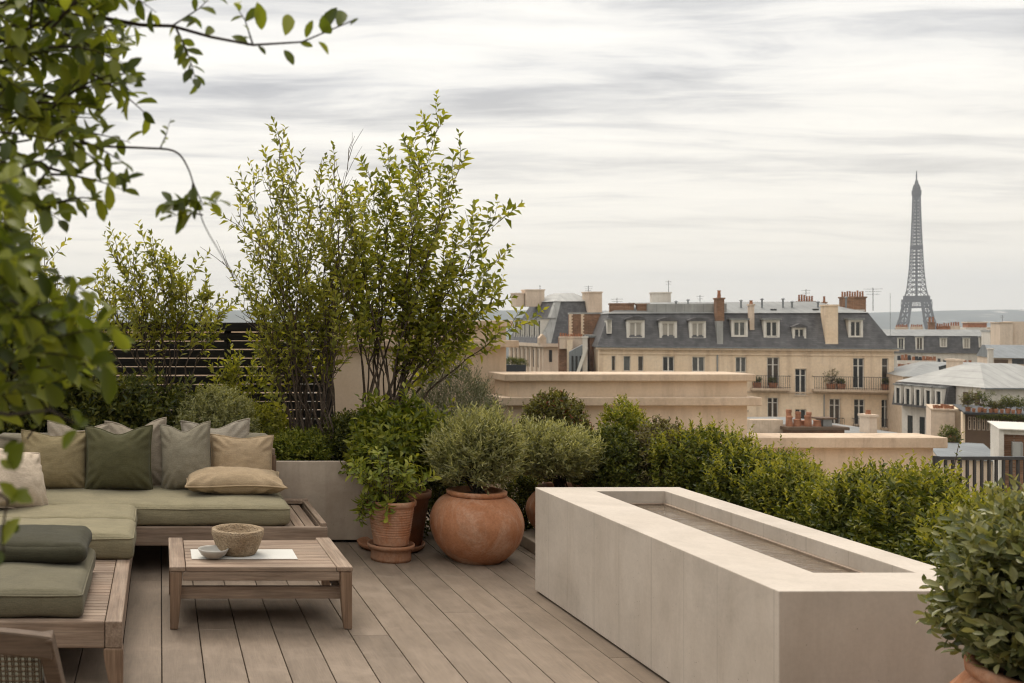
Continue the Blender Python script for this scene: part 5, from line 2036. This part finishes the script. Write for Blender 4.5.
def left_mansard():
    D = 112.0
    bx, bz = (lambda p: PX(p, D)), (lambda q: PZ(q, D))
    X0, X1 = bx(543), bx(612)
    ze, zt, zr = bz(343.5), bz(301), bz(294)
    root = thing('apartment_building', 'steep slate mansard block with tall roof and pale hip at its corner', 'building', ((X0 + X1) / 2, D, ZG))
    mb = MB().box(X0, X1, D, D + 11, ZG, ze)
    # pilasters on the side that faces left
    for k in range(8):
        y = D + .4 + k * 1.35
        mb.box(X0 - .18, X0 - .003, y, y + .45, ZG, ze - .5)
    mb.build('wall', M['cream_pink'], root)
    for k in range(7):
        y = D + 1.0 + k * 1.35
        MB().box(X0 - .02, X0 + .1, y, y + .55, bz(368), bz(350)).build('window', M['glass'], root)
    MB().box(bx(549), bx(552), D - .03, D + .1, bz(362), bz(350)).build('window', M['glass'], root)
    MB().box(X0 - .45, X1 + .2, D - .45, D + 11.2, ze - .35, ze).build('cornice', M['cream_pink'], root)
    r0 = (X0 - .2, X1 + .2, D - .2, D + 11)
    r1 = (X0 + 2.1, X1 - 1.0, D + 1.9, D + 9.3)
    MB().frustum(r0, ze + .003, r1, zt).build('mansard_roof', M['slate'], root)
    MB().frustum((r1[0] - .15, r1[1] + .1, r1[2] - .15, r1[3] + .1), zt + .003, (r1[0] + 1.5, r1[1] - 1.4, D + 4.5, D + 7), PZ(293, D + 4.5)).build('zinc_roof', M['zinc_light'], root)
    # broad zinc hip at the corner
    a, b = Vector((X0 - .22, D - .22, ze + .02)), Vector((r1[0] - .02, r1[2] - .02, zt + .02))
    w0, w1 = 1.0, .55
    vs = [(a.x, a.y - .03, a.z), (a.x + w0, a.y - .03, a.z), (b.x + w1, b.y - .03, b.z), (b.x, b.y - .03, b.z), (a.x - .03, a.y + w0, a.z), (b.x - .03, b.y + w1, b.z)]
    MB().add(vs, [(0, 1, 2, 3), (4, 0, 3, 5)]).build('hip_flashing', M['zinc_light'], root)
    # side dormers: pale fronts with zinc caps on the left slope
    for k in range(6):
        y = D + 1.0 + k * 1.5
        z0, z1 = bz(341), bz(319)
        dm = MB().box(X0 + .1, X0 + 1.6, y, y + .14, z0, z1).box(X0 + .1, X0 + 1.6, y + .8, y + .94, z0, z1).box(X0 + .1, X0 + 1.6, y + .141, y + .799, z1 - .2, z1).build('dormer', M['white_paint'], root)
        MB().box(X0 - .02, X0 + 1.7, y - .1, y + 1.04, z1 + .002, z1 + .14).build('dormer_roof', M['zinc'], dm)
        MB().box(X0 + .22, X0 + .3, y + .141, y + .799, z0, z1 - .201).build('pane', M['glass'], dm)
    chimney(root, bx(530.5) + .6, bx(545), D + 6.5, D + 8, zt - .5, PZ(294, D + 6.5), 'cream_pink', 0)
    chimney(root, bx(546), bx(565), D + 6, D + 7.6, zt - .5, PZ(290.5, D + 6), 'cream_pink', 0)
    chimney(root, bx(592), bx(606), D + 1.0, D + 2.6, ze + 1, bz(292.5), 'cream_pink', 0)
    antenna(root, bx(594.5), D + 1.6, bz(292), bz(285), 3, .45)
    antenna(root, bx(562), D + 6.5, bz(289), bz(283), 1, .1)
    # little pediment on the cornice at the corner
    MB().prism([(bx(538), ze), (bx(538), bz(338)), (bx(541.5), bz(334)), (bx(545), bz(338)), (bx(545), ze)], D - .4, D + .2).build('pediment', M['lime_cap'], root)


left_mansard()


def brick_block():
    D = 101.0
    fr = Front(588, D, 20)
    bx, bz = fr.x, (lambda q: PZ(q, D))
    root = thing('brick_building', 'brown brick gable block with pale stone quoins between the two mansard roofs', 'building', (fr.c, D, ZG))
    MB().box(bx(569.5), bx(604), D, D + 5, ZG, bz(314)).build('wall', M['brick'], root)
    MB().box(bx(569), bx(604.5), D - .06, D + 5.1, bz(314) + .002, bz(312.4)).build('coping', M['zinc_light'], root)
    for a, b in ((569, 571.6), (581, 583)):
        mb = MB()
        for k in range(14):
            z = bz(336) + k * (bz(314) - bz(336)) / 14
            e = .10 if k % 2 else 0
            mb.box(bx(a) - .001, bx(b) + e, D - .05, D - .003, z, z + (bz(314) - bz(336)) / 14 - .01)
        mb.build('quoins', M['cream'], root)
    fr.place(root)


brick_block()


def yard_buildings():
    # lower sheds and chimneys in the gap between the mansards
    D = 97.0
    fr = Front(580, D, 20)
    bx, bz = fr.x, (lambda q: PZ(q, D))
    rt = thing('brick_building', 'low brick house with a row of red chimney pots below the stone-quoined gable', 'building', (fr.c, D, ZG))
    MB().box(bx(559), bx(582), D + 1, D + 6, ZG, bz(338.5)).build('wall', M['brick'], rt)
    chimney(rt, bx(559.5), bx(583), D + .2, D + .9, bz(349), bz(338), 'cream_pink', 9, .30)
    MB().box(bx(567), bx(572.5), D - .3, D + .15, ZG, bz(340)).build('chimney_breast', M['cream'], rt)
    MB().box(bx(590), bx(603.5), D - .1, D + 6, ZG, bz(337.5)).build('side_wall', M['brick'], rt)
    MB().box(bx(585.5), bx(604), D - .3, D + 6, bz(337.5) + .002, bz(335)).build('coping', M['zinc'], rt)
    fr.place(rt)
    fr = Front(578, D - 3, 22)
    rt2 = thing('zinc_shed', 'blue-grey zinc roofed shed between a white pipe and the low brick house', 'building', (fr.c, D - 3, ZG))
    q = D - 3
    MB().prism([(fr.x(569), ZG), (fr.x(569), PZ(352, q)), (fr.x(582), PZ(345, q)), (fr.x(587), PZ(345, q)), (fr.x(587), ZG)], q, q + 3).build('wall', M['zinc_blue'], rt2)
    for k in range(3):
        MB().box(fr.x(571.5 + k * 4), fr.x(573.5 + k * 4), q - .05, q - .003, PZ(372, q), PZ(356, q)).build('window', M['glass'], rt2)
    MB().bar((fr.x(576), q - .6, PZ(378, q)), (fr.x(586.5), q - .6, PZ(347, q)), .28).build('white_pipe', M['white_paint'], rt2)
    chimney(rt2, fr.x(582.5), fr.x(587.5), q - .4, q + .5, PZ(380, q), PZ(338, q), 'white_wall', 0)
    fr.place(rt2)
    rt3 = thing('roof_garden', 'dark trough with grassy plants on the roof left of the mansard corner', 'planter', (PX(514, 60), 60, PZ(372, 60)))
    MB().box(PX(504, 60), PX(526, 60), 60, 60.7, PZ(372, 60) - 2, PZ(365, 60)).build('box', M['iron'], rt3)
    L, p_ = shrub_leaves((PX(516, 60), 60.3, PZ(364, 60)), (.75, .25, .35), 160, .20, .03, 6, 5, .2, .9)
    L.build('foliage', M['lf_box2'], rt3)


yard_buildings()


def near_roof():
    """flat zinc roof with a chimney slab in front of the cream building"""
    z = -5.0
    rt = thing('low_building', 'lower building with a flat zinc roof in front of the cream facade', 'building', (37, 64, ZG))
    x0, x1 = PX(752, 60), PX(934, 60)
    MB().box(x0, x1, 58.5, 74, ZG, z - .06).build('wall', M['cream_pink'], rt)
    MB().box(x0 - .2, x1 + .2, 58.3, 74, z - .058, z + .05).build('zinc_roof', M['zinc'], rt)
    D = 63
    chimney(rt, PX(869.5, D), PX(877, D), D, D + .9, z, PZ(417, D), 'cream_pink', 1, .3)
    # chimney slab
    c = MB().box(PX(783, D), PX(838, D), D - .6, D + .9, z + .06, PZ(429, D)).build('chimney', M['brick'], rt)
    MB().box(PX(780, D), PX(841, D), D - .8, D + 1.1, PZ(429, D) + .002, PZ(426, D)).build('chimney_slab', M['wood_brown'], c)
    rd = random.Random(8)
    for px, top, r in ((788, 416, .19), (792.5, 410, .17), (794.5, 419, .2), (800, 412, .17), (805, 415, .18), (807.5, 412, .16), (808.5, 421, .24), (815.5, 420, .23)):
        h = PZ(top, D) - PZ(426, D)
        MB().lathe([(r, 0), (r * .82, h * .8), (r * .95, h * .84), (r * .9, h), (0, h)], (PX(px, D), D + rd.uniform(-.3, .4), PZ(426, D) + .003), 12).build('chimney_pot', M['pot_orange'], c)
    MB().box(PX(820, D), PX(829, D), D - .3, D + .4, PZ(426, D) + .003, PZ(419, D)).build('vent_box', M['zinc'], c)
    MB().box(PX(816, D), PX(833, D), D - .4, D + .5, PZ(419, D) + .002, PZ(417.5, D)).build('vent_lid', M['wood_brown'], c)
    MB().box(PX(752, D), PX(783, D), D, D + .8, z + .06, PZ(420, D)).build('roof_kerb', M['lime_cap'], rt)
    chimney(rt, PX(923, D), PX(928, D), D - 2, D - 1.5, z, PZ(426, D - 2), 'pot_orange', 0, cap=False)


near_roof()


def far_blocks():
    # D1: long slate-mansard block under the tower
    D = 170.0
    fr = Front(935, D, 30)
    bx, bz = fr.x, (lambda q: PZ(q, D))
    rt = thing('apartment_building', 'long dark slate mansard block right below the iron lattice tower', 'building', (fr.c, D, ZG))
    MB().box(bx(872), bx(991), D, D + 12, ZG - 30, bz(353)).build('wall', M['white_wall'], rt)
    MB().frustum((bx(872), bx(991), D - .3, D + 12), bz(353) + .003, (bx(872), bx(987), D + .9, D + 11), bz(336)).build('mansard_roof', M['slate'], rt)
    MB().frustum((bx(872), bx(987.5), D + .7, D + 11.2), bz(336) + .003, (bx(872), bx(983), D + 4, D + 7), PZ(329.5, D + 4)).build('zinc_roof', M['zinc'], rt)
    for a, b, c, d, gm in ((897.5, 904.5, 338, 350, 'glass'), (915.5, 923.5, 337, 350, 'glass'), (940, 947, 338, 347, 'glass_pale'), (963, 970, 338, 348, 'glass_pale'), (979, 985, 337, 347, 'glass_pale')):
        dormer(rt, bx(a), bx(b), bz(d), bz(c), D - .1, gm, 'flat', 1.6)
    chimney(rt, bx(988), bx(992), D - .4, D + 1, bz(360), bz(328), 'cream_pink', 0)
    chimney(rt, bx(928.5, 6), bx(935, 6), D + 6, D + 7, bz(336), PZ(323, D + 6), 'brick', 2, .8)
    chimney(rt, bx(937, 6), bx(950, 6), D + 6, D + 7, bz(336), PZ(327, D + 6), 'pot_orange', 6, .5)
    chimney(rt, bx(950.5, 6), bx(960, 6), D + 6, D + 7, bz(336), PZ(326.5, D + 6), 'cream_pink', 4, .6)
    chimney(rt, bx(911, 6), bx(923, 6), D + 6, D + 7, bz(336), PZ(327.5, D + 6), 'cream_pink', 6, .4)
    chimney(rt, bx(896, 6), bx(908, 6), D + 6, D + 7, bz(336), PZ(327.8, D + 6), 'cream_pink', 6, .4)
    antenna(rt, bx(889), D - 2, bz(336), bz(293), 0)
    fr.place(rt)
    # chimney-pot parapets in front
    D2 = 130.0
    for px0, px1, top, n, dd, lb in ((898, 936, 358, 11, 132.0, 'pale party wall carrying the upper row of chimney pots below the slate block'),
                                     (898, 938, 366.5, 12, 126.0, 'pinkish party wall carrying the lower row of chimney pots below the slate block'),
                                     (938, 972, 361.5, 7, 134.0, 'white party wall with widely spaced chimney pots right of the double row')):
        fr = Front((px0 + px1) / 2, dd, 30)
        rt = thing('party_wall', lb, 'wall', (fr.c, dd, ZG))
        c = MB().box(fr.x(px0), fr.x(px1), dd, dd + .8, ZG, PZ(top + 2.5, dd)).build('wall', M['white_wall' if 'pink' not in lb else 'cream_pink'], rt)
        rd = random.Random(px0 + n)
        for k in range(n):
            x = fr.x(px0 + 1.5 + (px1 - px0 - 3) * k / (n - 1) + rd.uniform(-.5, .5))
            h = rd.uniform(.45, .75)
            MB().lathe([(.20, 0), (.15, h * .85), (.18, h * .9), (.17, h), (0, h)], (x, dd + .4, PZ(top + 2.5, dd) + .002), 8).build('chimney_pot', M['pot_orange' if rd.random() < .75 else 'iron'], rt)
        fr.place(rt)
    # cream block at the right edge
    D = 150.0
    fr = Front(1015, D, 28)
    bx, bz = fr.x, (lambda q: PZ(q, D))
    rt = thing('rendered_block', 'plain pinkish rendered block rising at the right edge of the skyline', 'building', (bx(1015), D, ZG))
    MB().box(bx(1000), bx(1013), D, D + 6, ZG - 20, bz(323)).build('wall', M['cream_pink'], rt)
    MB().box(bx(1013) + .01, bx(1040), D + .6, D + 7, ZG - 20, bz(321.5)).build('wall', M['cream_pink'], rt)
    MB().box(bx(1000) - .1, bx(1013), D - .1, D + 6, bz(323) + .002, bz(322)).build('coping', M['lime_cap'], rt)
    antenna(rt, bx(1004), D + 1, bz(322), bz(315), 2, .25)
    fr.place(rt)
    D = 160.0
    fr = Front(996, D, 28)
    bx, bz = fr.x, (lambda q: PZ(q, D))
    rt = thing('rendered_block', 'narrow pale house with paired windows left of the pinkish block', 'building', (bx(996), D, ZG))
    MB().box(bx(990), bx(1002), D, D + 6, ZG - 20, bz(332)).build('wall', M['white_wall'], rt)
    MB().box(bx(989.5), bx(1002), D - .2, D + 6, bz(332) + .002, bz(330)).build('roof', M['zinc_light'], rt)
    for a in (993, 997.3):
        MB().box(bx(a), bx(a + 2.6), D - .03, D + .1, bz(343), bz(335)).build('window', M['glass'], rt)
    fr.place(rt)
    D = 200.0
    fr = Front(976, D, 28)
    bx, bz = fr.x, (lambda q: PZ(q, D))
    rt = thing('rendered_block', 'low pale building with an orange-brown roof box behind the slate block', 'building', (bx(976), D, ZG))
    MB().box(bx(966), bx(992), D, D + 8, ZG - 30, bz(327.5)).build('wall', M['white_wall'], rt)
    MB().box(bx(969), bx(988), D + 1, D + 6, bz(327.5) + .002, bz(323)).build('roof', M['pot_orange'], rt)
    MB().box(bx(968), bx(989), D + .8, D + 6.2, bz(323) + .002, bz(321.8)).build('roof_slab', M['cream_pink'], rt)
    fr.place(rt)
    # grey roofs right
    D = 115.0
    fr = Front(1010, D, 28)
    bx, bz = fr.x, (lambda q: PZ(q, D))
    rt = thing('zinc_roofed_house', 'house with a broad grey zinc roof below the pinkish rendered block', 'building', (bx(1010), D, ZG))
    MB().box(bx(993), bx(1045), D, D + 8, ZG, bz(358)).build('wall', M['cream_pink'], rt)
    MB().frustum((bx(992), bx(1045), D - .3, D + 8), bz(358) + .003, (bx(992), bx(1045), D + 3.5, D + 5), PZ(345, D + 3.5)).build('zinc_roof', M['zinc_blue'], rt)
    MB().box(bx(994), bx(1008), D - .05, D + .05, bz(364), bz(359.5)).build('window', M['wood_brown'], rt)
    MB().box(bx(1012), bx(1024), D - .05, D + .05, bz(364), bz(358.5)).build('window', M['glass'], rt)
    chimney(rt, fr.x(989, -6), fr.x(993.5, -6), D - 6, D - 5.2, PZ(372, D - 6), PZ(350, D - 6), 'white_wall', 0)
    fr.place(rt)


far_blocks()


def zinc_hall():
    """long house with a side full of dormers and a broad hipped zinc roof"""
    D = 66.0
    X0, X1 = PX(985, D), PX(1090, D)
    ze = PZ(388, D)
    zr = PZ(364, D + 3)
    YB = 73.4
    root = thing('apartment_building', 'long white house with a row of side dormers under a broad pale zinc roof', 'building', ((X0 + X1) / 2, D, ZG))
    # front wall + the long left side wall
    op = [(X0 + 1.6 * k + .6, X0 + 1.6 * k + 1.15, ze - 2.4, ze - .5) for k in range(0)]
    MB().box(X0, X1, D, YB, ZG, ze).build('wall', M['white_wall'], root)
    MB().frustum((X0 - .25, X1 + .2, D - .3, YB + .2), ze + .02, (X0 + 2.2, X1 - 2, D + 3.2, YB - 3), zr).build('zinc_roof', M['zinc_light'], root)
    MB().box(X0 - .3, X1 + .3, D - .36, D - .05, ze - .06, ze + .018).build('gutter', M['zinc_blue'], root)
    # slate skirt on the left side with its dormers
    MB().prism([(X0 - .7, ze - 1.6), (X0 - .02, ze - 1.6), (X0 - .02, ze - .02), (X0 - .45, ze - .02)], D + 2.4, YB).build('slate_skirt', M['slate'], root)
    for k in range(5):
        y = D + 2.6 + k * .95
        dm = MB().box(X0 - .78, X0 - .3, y, y + .12, ze - 1.45, ze - .2).box(X0 - .78, X0 - .3, y + .5, y + .62, ze - 1.45, ze - .2).box(X0 - .78, X0 - .3, y + .121, y + .499, ze - .4, ze - .2).build('dormer', M['white_paint'], root)
        MB().box(X0 - .86, X0 - .3, y - .05, y + .67, ze - .198, ze - .1).build('dormer_roof', M['zinc'], dm)
        MB().box(X0 - .7, X0 - .65, y + .121, y + .499, ze - 1.45, ze - .401).build('pane', M['glass'], dm)
    for k in range(4):
        y = D + 2.9 + k * 1.15
        MB().box(X0 - .03, X0 + .1, y, y + .45, ze - 3.6, ze - 2.3).build('window', M['glass'], root)
    for k in range(2):
        y = D + .4 + k * .95
        MB().box(X0 - .03, X0 + .1, y, y + .42, ze - 1.7, ze - .35).build('window', M['wood_brown'], root)
    chimney(root, PX(957, D + 7), PX(963, D + 7), D + 7, D + 8, ze - 1, PZ(361, D + 7), 'cream_pink', 0)
    # lower wing running left and back
    w = thing('zinc_roofed_house', 'grey zinc roof with a skylight between the chimney pots and the broad pale roof', 'building', (0, 0, 0))
    ORG[w.name] = Vector((PX(940, 79), 79, ZG))
    w.location = (PX(940, 79), 79, ZG)
    q0 = 79.0
    fr = Front(940, q0, 24)
    MB().box(fr.x(903), fr.x(985), q0, q0 + 9, ZG, PZ(377, q0)).build('wall', M['lime_cap'], w)
    MB().frustum((fr.x(902), fr.x(990), q0 - .3, q0 + 9), PZ(377, q0) + .003, (fr.x(925, 5), fr.x(985, 5), q0 + 5, q0 + 6.5), PZ(362, q0 + 5)).build('zinc_roof', M['zinc'], w)
    MB().bar(Vector((fr.x(940, 1.5), q0 + 1.5, PZ(372, q0 + 1.5))), Vector((fr.x(950, 2.5), q0 + 2.5, PZ(369, q0 + 2.5))), .12, .9).build('skylight', M['glass'], w)
    fr.place(w)


zinc_hall()


def right_terraces():
    # pinkish annex with pots on its edge
    D = 58.0
    fr = Front(945, D, 33)
    bx, bz = fr.x, (lambda q: PZ(q, D))
    rt = thing('rendered_block', 'small pinkish annex with a row of terracotta pots along its flat top', 'building', (bx(945), D, ZG))
    MB().box(bx(931), bx(955), D, D + 4, ZG, bz(410.5)).build('wall', M['cream_pink'], rt)
    MB().box(bx(955) + .003, bx(964), D + .3, D + 4, ZG, bz(409)).build('wall', M['cream'], rt)
    MB().box(bx(930.5), bx(955.4), D - .08, D + 4, bz(410.5) + .002, bz(409)).build('coping', M['lime_cap'], rt)
    rd = random.Random(4)
    for k in range(8):
        x = bx(934.5 + k * 2.7)
        h = rd.uniform(.16, .26)
        o = MB().lathe([(.055, 0), (.07, h), (.06, h), (0, h * .9)], (x, D + .2 + rd.uniform(0, .2), bz(409) + .003), 10).build('flower_pot', M['pot_orange'])
        tag(o, 'small terracotta pot in the row along the top of the pinkish annex', 'pot', 'pots along the pinkish annex top')
        fr.place(o)
    fr.place(rt)
    # roof terrace house with joinery
    D = 55.0
    fr = Front(995, D, 33)
    bx, bz = fr.x, (lambda q: PZ(q, D))
    rt = thing('terrace_house', 'timber-framed glazed house front under a dark roof terrace edge', 'building', (bx(995), D, ZG))
    op = [(bx(968 + k * 4.6), bx(971.6 + k * 4.6), bz(431), bz(417.5)) for k in range(7)]
    mb = MB()
    facade(mb, bx(965), bx(1040), D, ZG, bz(414.5), op, .2, 6)
    mb.build('wall', M['wood_brown'], rt)
    for o in op:
        window(rt, o[0], o[1], o[2], o[3], D + .08, 1, .7, 'cream_pink', 'glass')
    MB().box(bx(963), bx(1040), D - .7, D + 6, bz(414.5) + .002, bz(412.5)).build('terrace_edge', M['iron'], rt)
    MB().box(bx(962.5), bx(965) - .005, D - .1, D + 1, ZG, bz(414)).build('pier', M['cream'], rt)
    fr.place(rt)
    plants = ((968, 392, .32, 'lf_brown', 'twiggy brown-green shrub at the left end of the far roof terrace'), (981, 388, .48, 'lf_box2', 'tallest bushy shrub on the far roof terrace'),
              (994, 402, .3, 'lf_red', 'low red-flecked shrub in the middle of the far roof terrace'), (1008, 397, .34, 'lf_dark', 'slim dark conifer-like shrub on the far roof terrace'),
              (1019, 396, .45, 'lf_box2', 'broad green shrub at the right end of the far roof terrace'))
    for i, (px, top, r, mt, lb) in enumerate(plants):
        zb = bz(412.5) + .003
        y = D + .3
        zt = PZ(top, y)
        x = fr.x(px, .3)
        t = thing('terrace_plant', lb, 'potted plant', (x, y, zb), 'plants on the far roof terrace')
        MB().lathe([(.10, 0), (.13, .22), (.11, .22), (0, .2)], (x, y, zb), 12).build('pot', M['pot_orange'], t)
        L, pts = shrub_leaves((x, y, zb + .15 + (zt - zb - .15) * .5), (r * 1.25, r * .8, (zt - zb - .15) * .5), 130, .10, .045, 6, 300 + i, .18, .8, 50, .55, -.95, .5, .5)
        L.build('foliage', M[mt], t)
        shrub_stems(None, None, pts, (x, y, zb + .28), np.random.default_rng(300 + i), 14, .012).build('stems', M['bark'], t)
        fr.place(t)
    for k in range(9):
        x = bx(973 + k * 5.6)
        h = .2
        o = MB().lathe([(.06, 0), (.085, h), (.07, h), (0, h * .9)], (x, D - .35, bz(412.5) + .003), 10).build('flower_pot', M['pot_orange'])
        tag(o, 'small terracotta pot along the dark edge of the far roof terrace', 'pot', 'pots along the far roof terrace edge')
        fr.place(o)
    L, pts = shrub_leaves((bx(1006), D - .72, bz(416)), (1.6, .1, .18), 420, .07, .04, 6, 66, .1, -.6)
    iv = thing('trailing_ivy', 'dark ivy trailing over the far roof terrace edge', 'plant', (bx(1006), D - .75, bz(418)))
    L.build('foliage', M['lf_dark'], iv)
    fr.place(iv)
    # flat grey roof in front
    z = -4.25
    rt = thing('low_building', 'low house with a flat blue-grey roof behind the dark railing', 'building', (PX(968, 46), 46, ZG))
    fr = Front(968, 46, 33)
    MB().box(fr.x(938), fr.x(1002), 45.5, 53.2, ZG, z - .05).build('wall', M['cream_pink'], rt)
    MB().box(fr.x(937), fr.x(1002), 45.3, 53.2, z - .048, z).build('zinc_roof', M['zinc_blue'], rt)
    fr.place(rt)
    bush_ = thing('terrace_plant', 'dark round shrub beside the pinkish annex above the flat grey roof', 'potted plant', (PX(951, 52), 52, z + .001))
    MB().lathe([(.2, 0), (.25, .35), (0, .33)], (PX(951, 52), 52, z + .001), 12).build('pot', M['terra_dark'], bush_)
    L, pts = shrub_leaves((PX(951, 52), 52, PZ(436, 52)), (.42, .4, .5), 260, .10, .05, 6, 71, .14, .5)
    L.build('foliage', M['lf_dark'], bush_)
    # white wall and brick stub at the right edge
    D = 43.0
    fr = Front(1015, D, 33)
    bx, bz = fr.x, (lambda q: PZ(q, D))
    rt = thing('rendered_block', 'white rendered wall end with a dark brick face at the right edge above the railing', 'building', (bx(1015), D, ZG))
    MB().box(bx(999), bx(1004), D, D + 3, ZG, bz(430)).build('wall', M['white_wall'], rt)
    MB().box(bx(1004) + .003, bx(1040), D + .3, D + 4, ZG, bz(435)).build('brick_wall', M['brick'], rt)
    MB().box(bx(998.5), bx(1040), D - .1, D + 4, bz(430) + .002, bz(429)).build('coping', M['white_paint'], rt)
    MB().box(bx(1004) + .004, bx(1040), D + .1, D + 4, bz(435) + .002, bz(430)).build('upper_wall', M['white_wall'], rt)
    MB().box(bx(1012), bx(1022), D - .3, D + .2, bz(456), bz(442)).build('vent_box', M['zinc_light'], rt)
    fr.place(rt)


right_terraces()


# ------------------------------------------------------------------ iron tower
def iron_tower():
    D = 1575.0
    k = D / F
    x0 = PX(916.5, D)
    zb = PZ(300, D) - 115.0
    root = thing('lattice_tower', 'tall tapering iron lattice tower on the skyline', 'tower', (x0, D, zb))
    hw = lambda z: float(np.interp(z, [0, 28, 57, 85, 115, 130, 160, 200, 240, 272], [52, 38, 28.0, 20.6, 15.2, 11.7, 8.9, 6.9, 5.4, 4.6]))
    wd = lambda z: float(np.interp(z, [0, 57, 115], [21, 12.5, 9.2]))      # width of one leg
    levels = [0, 14, 28, 42, 57, 70, 85, 100, 112]
    for sx in (-1, 1):
        for sy in (-1, 1):
            mb = MB()
            for a, b in zip(levels[:-1], levels[1:]):
                def cr(z):
                    o, w = hw(z), wd(z)
                    return [Vector((x0 + sx * (o - w * i), D + sy * (o - w * j), zb + z)) for i, j in ((0, 0), (1, 0), (1, 1), (0, 1))]
                A, B = cr(a), cr(b)
                for i in range(4):
                    j = (i + 1) % 4
                    mb.bar(A[i], B[i], 3.0)
                    mb.bar(A[i], B[j], 1.9)
                    mb.bar(A[j], B[i], 1.9)
                    mb.bar(B[i], B[j], 1.3)
                    mb.bar((A[i] + A[j]) / 2, (B[i] + B[j]) / 2, 1.6)
            mb.build('leg', M['tower_iron'], root)
    mb = MB().box(x0 - 30, x0 + 30, D - 30, D + 30, zb + 55, zb + 62)
    mb.build('platform', M['tower_iron'], root)
    mb = MB()
    o = 18.6
    mb.box(x0 - o, x0 + o, D - o, D + o, zb + 112, zb + 115.5)
    mb.box(x0 - 16.4, x0 + 16.4, D - 16.4, D + 16.4, zb + 115.6, zb + 121)
    for i in range(24):
        x = x0 - o + 2 * o * i / 23
        mb.bar((x, D - o, zb + 104), (x, D - o, zb + 112), .9)
    mb.box(x0 - 16, x0 + 16, D - 16, D + 16, zb + 103, zb + 105.5)
    mb.build('platform', M['tower_iron'], root)
    # shaft
    mb = MB()
    z = 118.0
    lv = [z]
    while z < 268:
        z += max(5.0, hw(z) * .62)
        lv.append(min(z, 272))
    for a, b in zip(lv[:-1], lv[1:]):
        oa, ob = hw(a), hw(b)
        ca = [Vector((x0 + s * oa, D + t * oa, zb + a)) for s, t in ((-1, -1), (1, -1), (1, 1), (-1, 1))]
        cb = [Vector((x0 + s * ob, D + t * ob, zb + b)) for s, t in ((-1, -1), (1, -1), (1, 1), (-1, 1))]
        for i in range(4):
            j = (i + 1) % 4
            # each corner is a broad box girder, half the face apart from the next
            fa, fb = .30, .30
            A0, A1, B0, B1 = ca[i], ca[i].lerp(ca[j], fa), cb[i], cb[i].lerp(cb[j], fb)
            A2, A3, B2, B3 = ca[j].lerp(ca[i], fa), ca[j], cb[j].lerp(cb[i], fb), cb[j]
            mb.bar(A0, B0, 1.25)
            mb.bar(A1, B1, .8)
            mb.bar(A2, B2, .8)
            mb.bar(A0, B1, .6)
            mb.bar(A1, B0, .6)
            mb.bar(A2, B3, .6)
            mb.bar(A3, B2, .6)
            mb.bar(B0, B3, .8)
            mb.bar(A1, B2, .5)
            mb.bar(A2, B1, .5)
    mb.build('shaft', M['tower_iron'], root)
    MB().box(x0 - 1.4, x0 + 1.4, D - 1.4, D + 1.4, zb + 117, zb + 272).build('lift_core', M['tower_iron'], root)
    z = 193
    MB().box(x0 - 8.0, x0 + 8.0, D - 8.0, D + 8.0, zb + z - 2, zb + z + 3).build('platform', M['tower_iron'], root)
    MB().frustum((x0 - 4.6, x0 + 4.6, D - 4.6, D + 4.6), zb + 268, (x0 - 6, x0 + 6, D - 6, D + 6), zb + 273).box(x0 - 6, x0 + 6, D - 6, D + 6, zb + 273.05, zb + 279).build('summit_platform', M['tower_iron'], root)
    MB().lathe([(5.4, 0), (5.0, 4), (3.8, 8), (2.2, 11), (1.8, 15), (.9, 16), (.9, 24), (.4, 30), (0, 30)], (x0, D, zb + 279.1), 16).build('antenna_mast', M['tower_iron'], root)
    root.rotation_euler.z = -math.atan2(x0, D)


iron_tower()


def distant_city():
    rd = random.Random(12)
    mb = MB()
    for i in range(1500):
        y = 260 + 2700 * rd.random() ** 0.8
        x = y * rd.uniform(-.25, 1.1)
        if abs(x - PX(914, 1575)) < 90 and abs(y - 1575) < 110:
            continue
        zg = -22 - 55 * float(smooth01(np.array((y - 150) / 900)))
        top = zg + rd.uniform(15, 24)
        lim = H - y * 2.2 / F
        top = min(top, lim)
        w, dp = rd.uniform(6, 16), rd.uniform(8, 14)
        mb.box(x - w, x + w, y, y + dp, zg - 4, top)
    m, g, b, o = mat('distant_roofs', .85, .2)
    isl = g.node('ShaderNodeNewGeometry').outputs['Random Per Island']
    g.l.new(g.ramp(isl, [(0, (.55, .48, .40)), (.4, (.42, .36, .30)), (.55, (.22, .23, .24)), (.85, (.40, .41, .41)), (.93, (.40, .2, .12))], 'CONSTANT'), b.inputs['Base Color'])
    tag(mb.build('distant_city', m), kind='stuff')


distant_city()
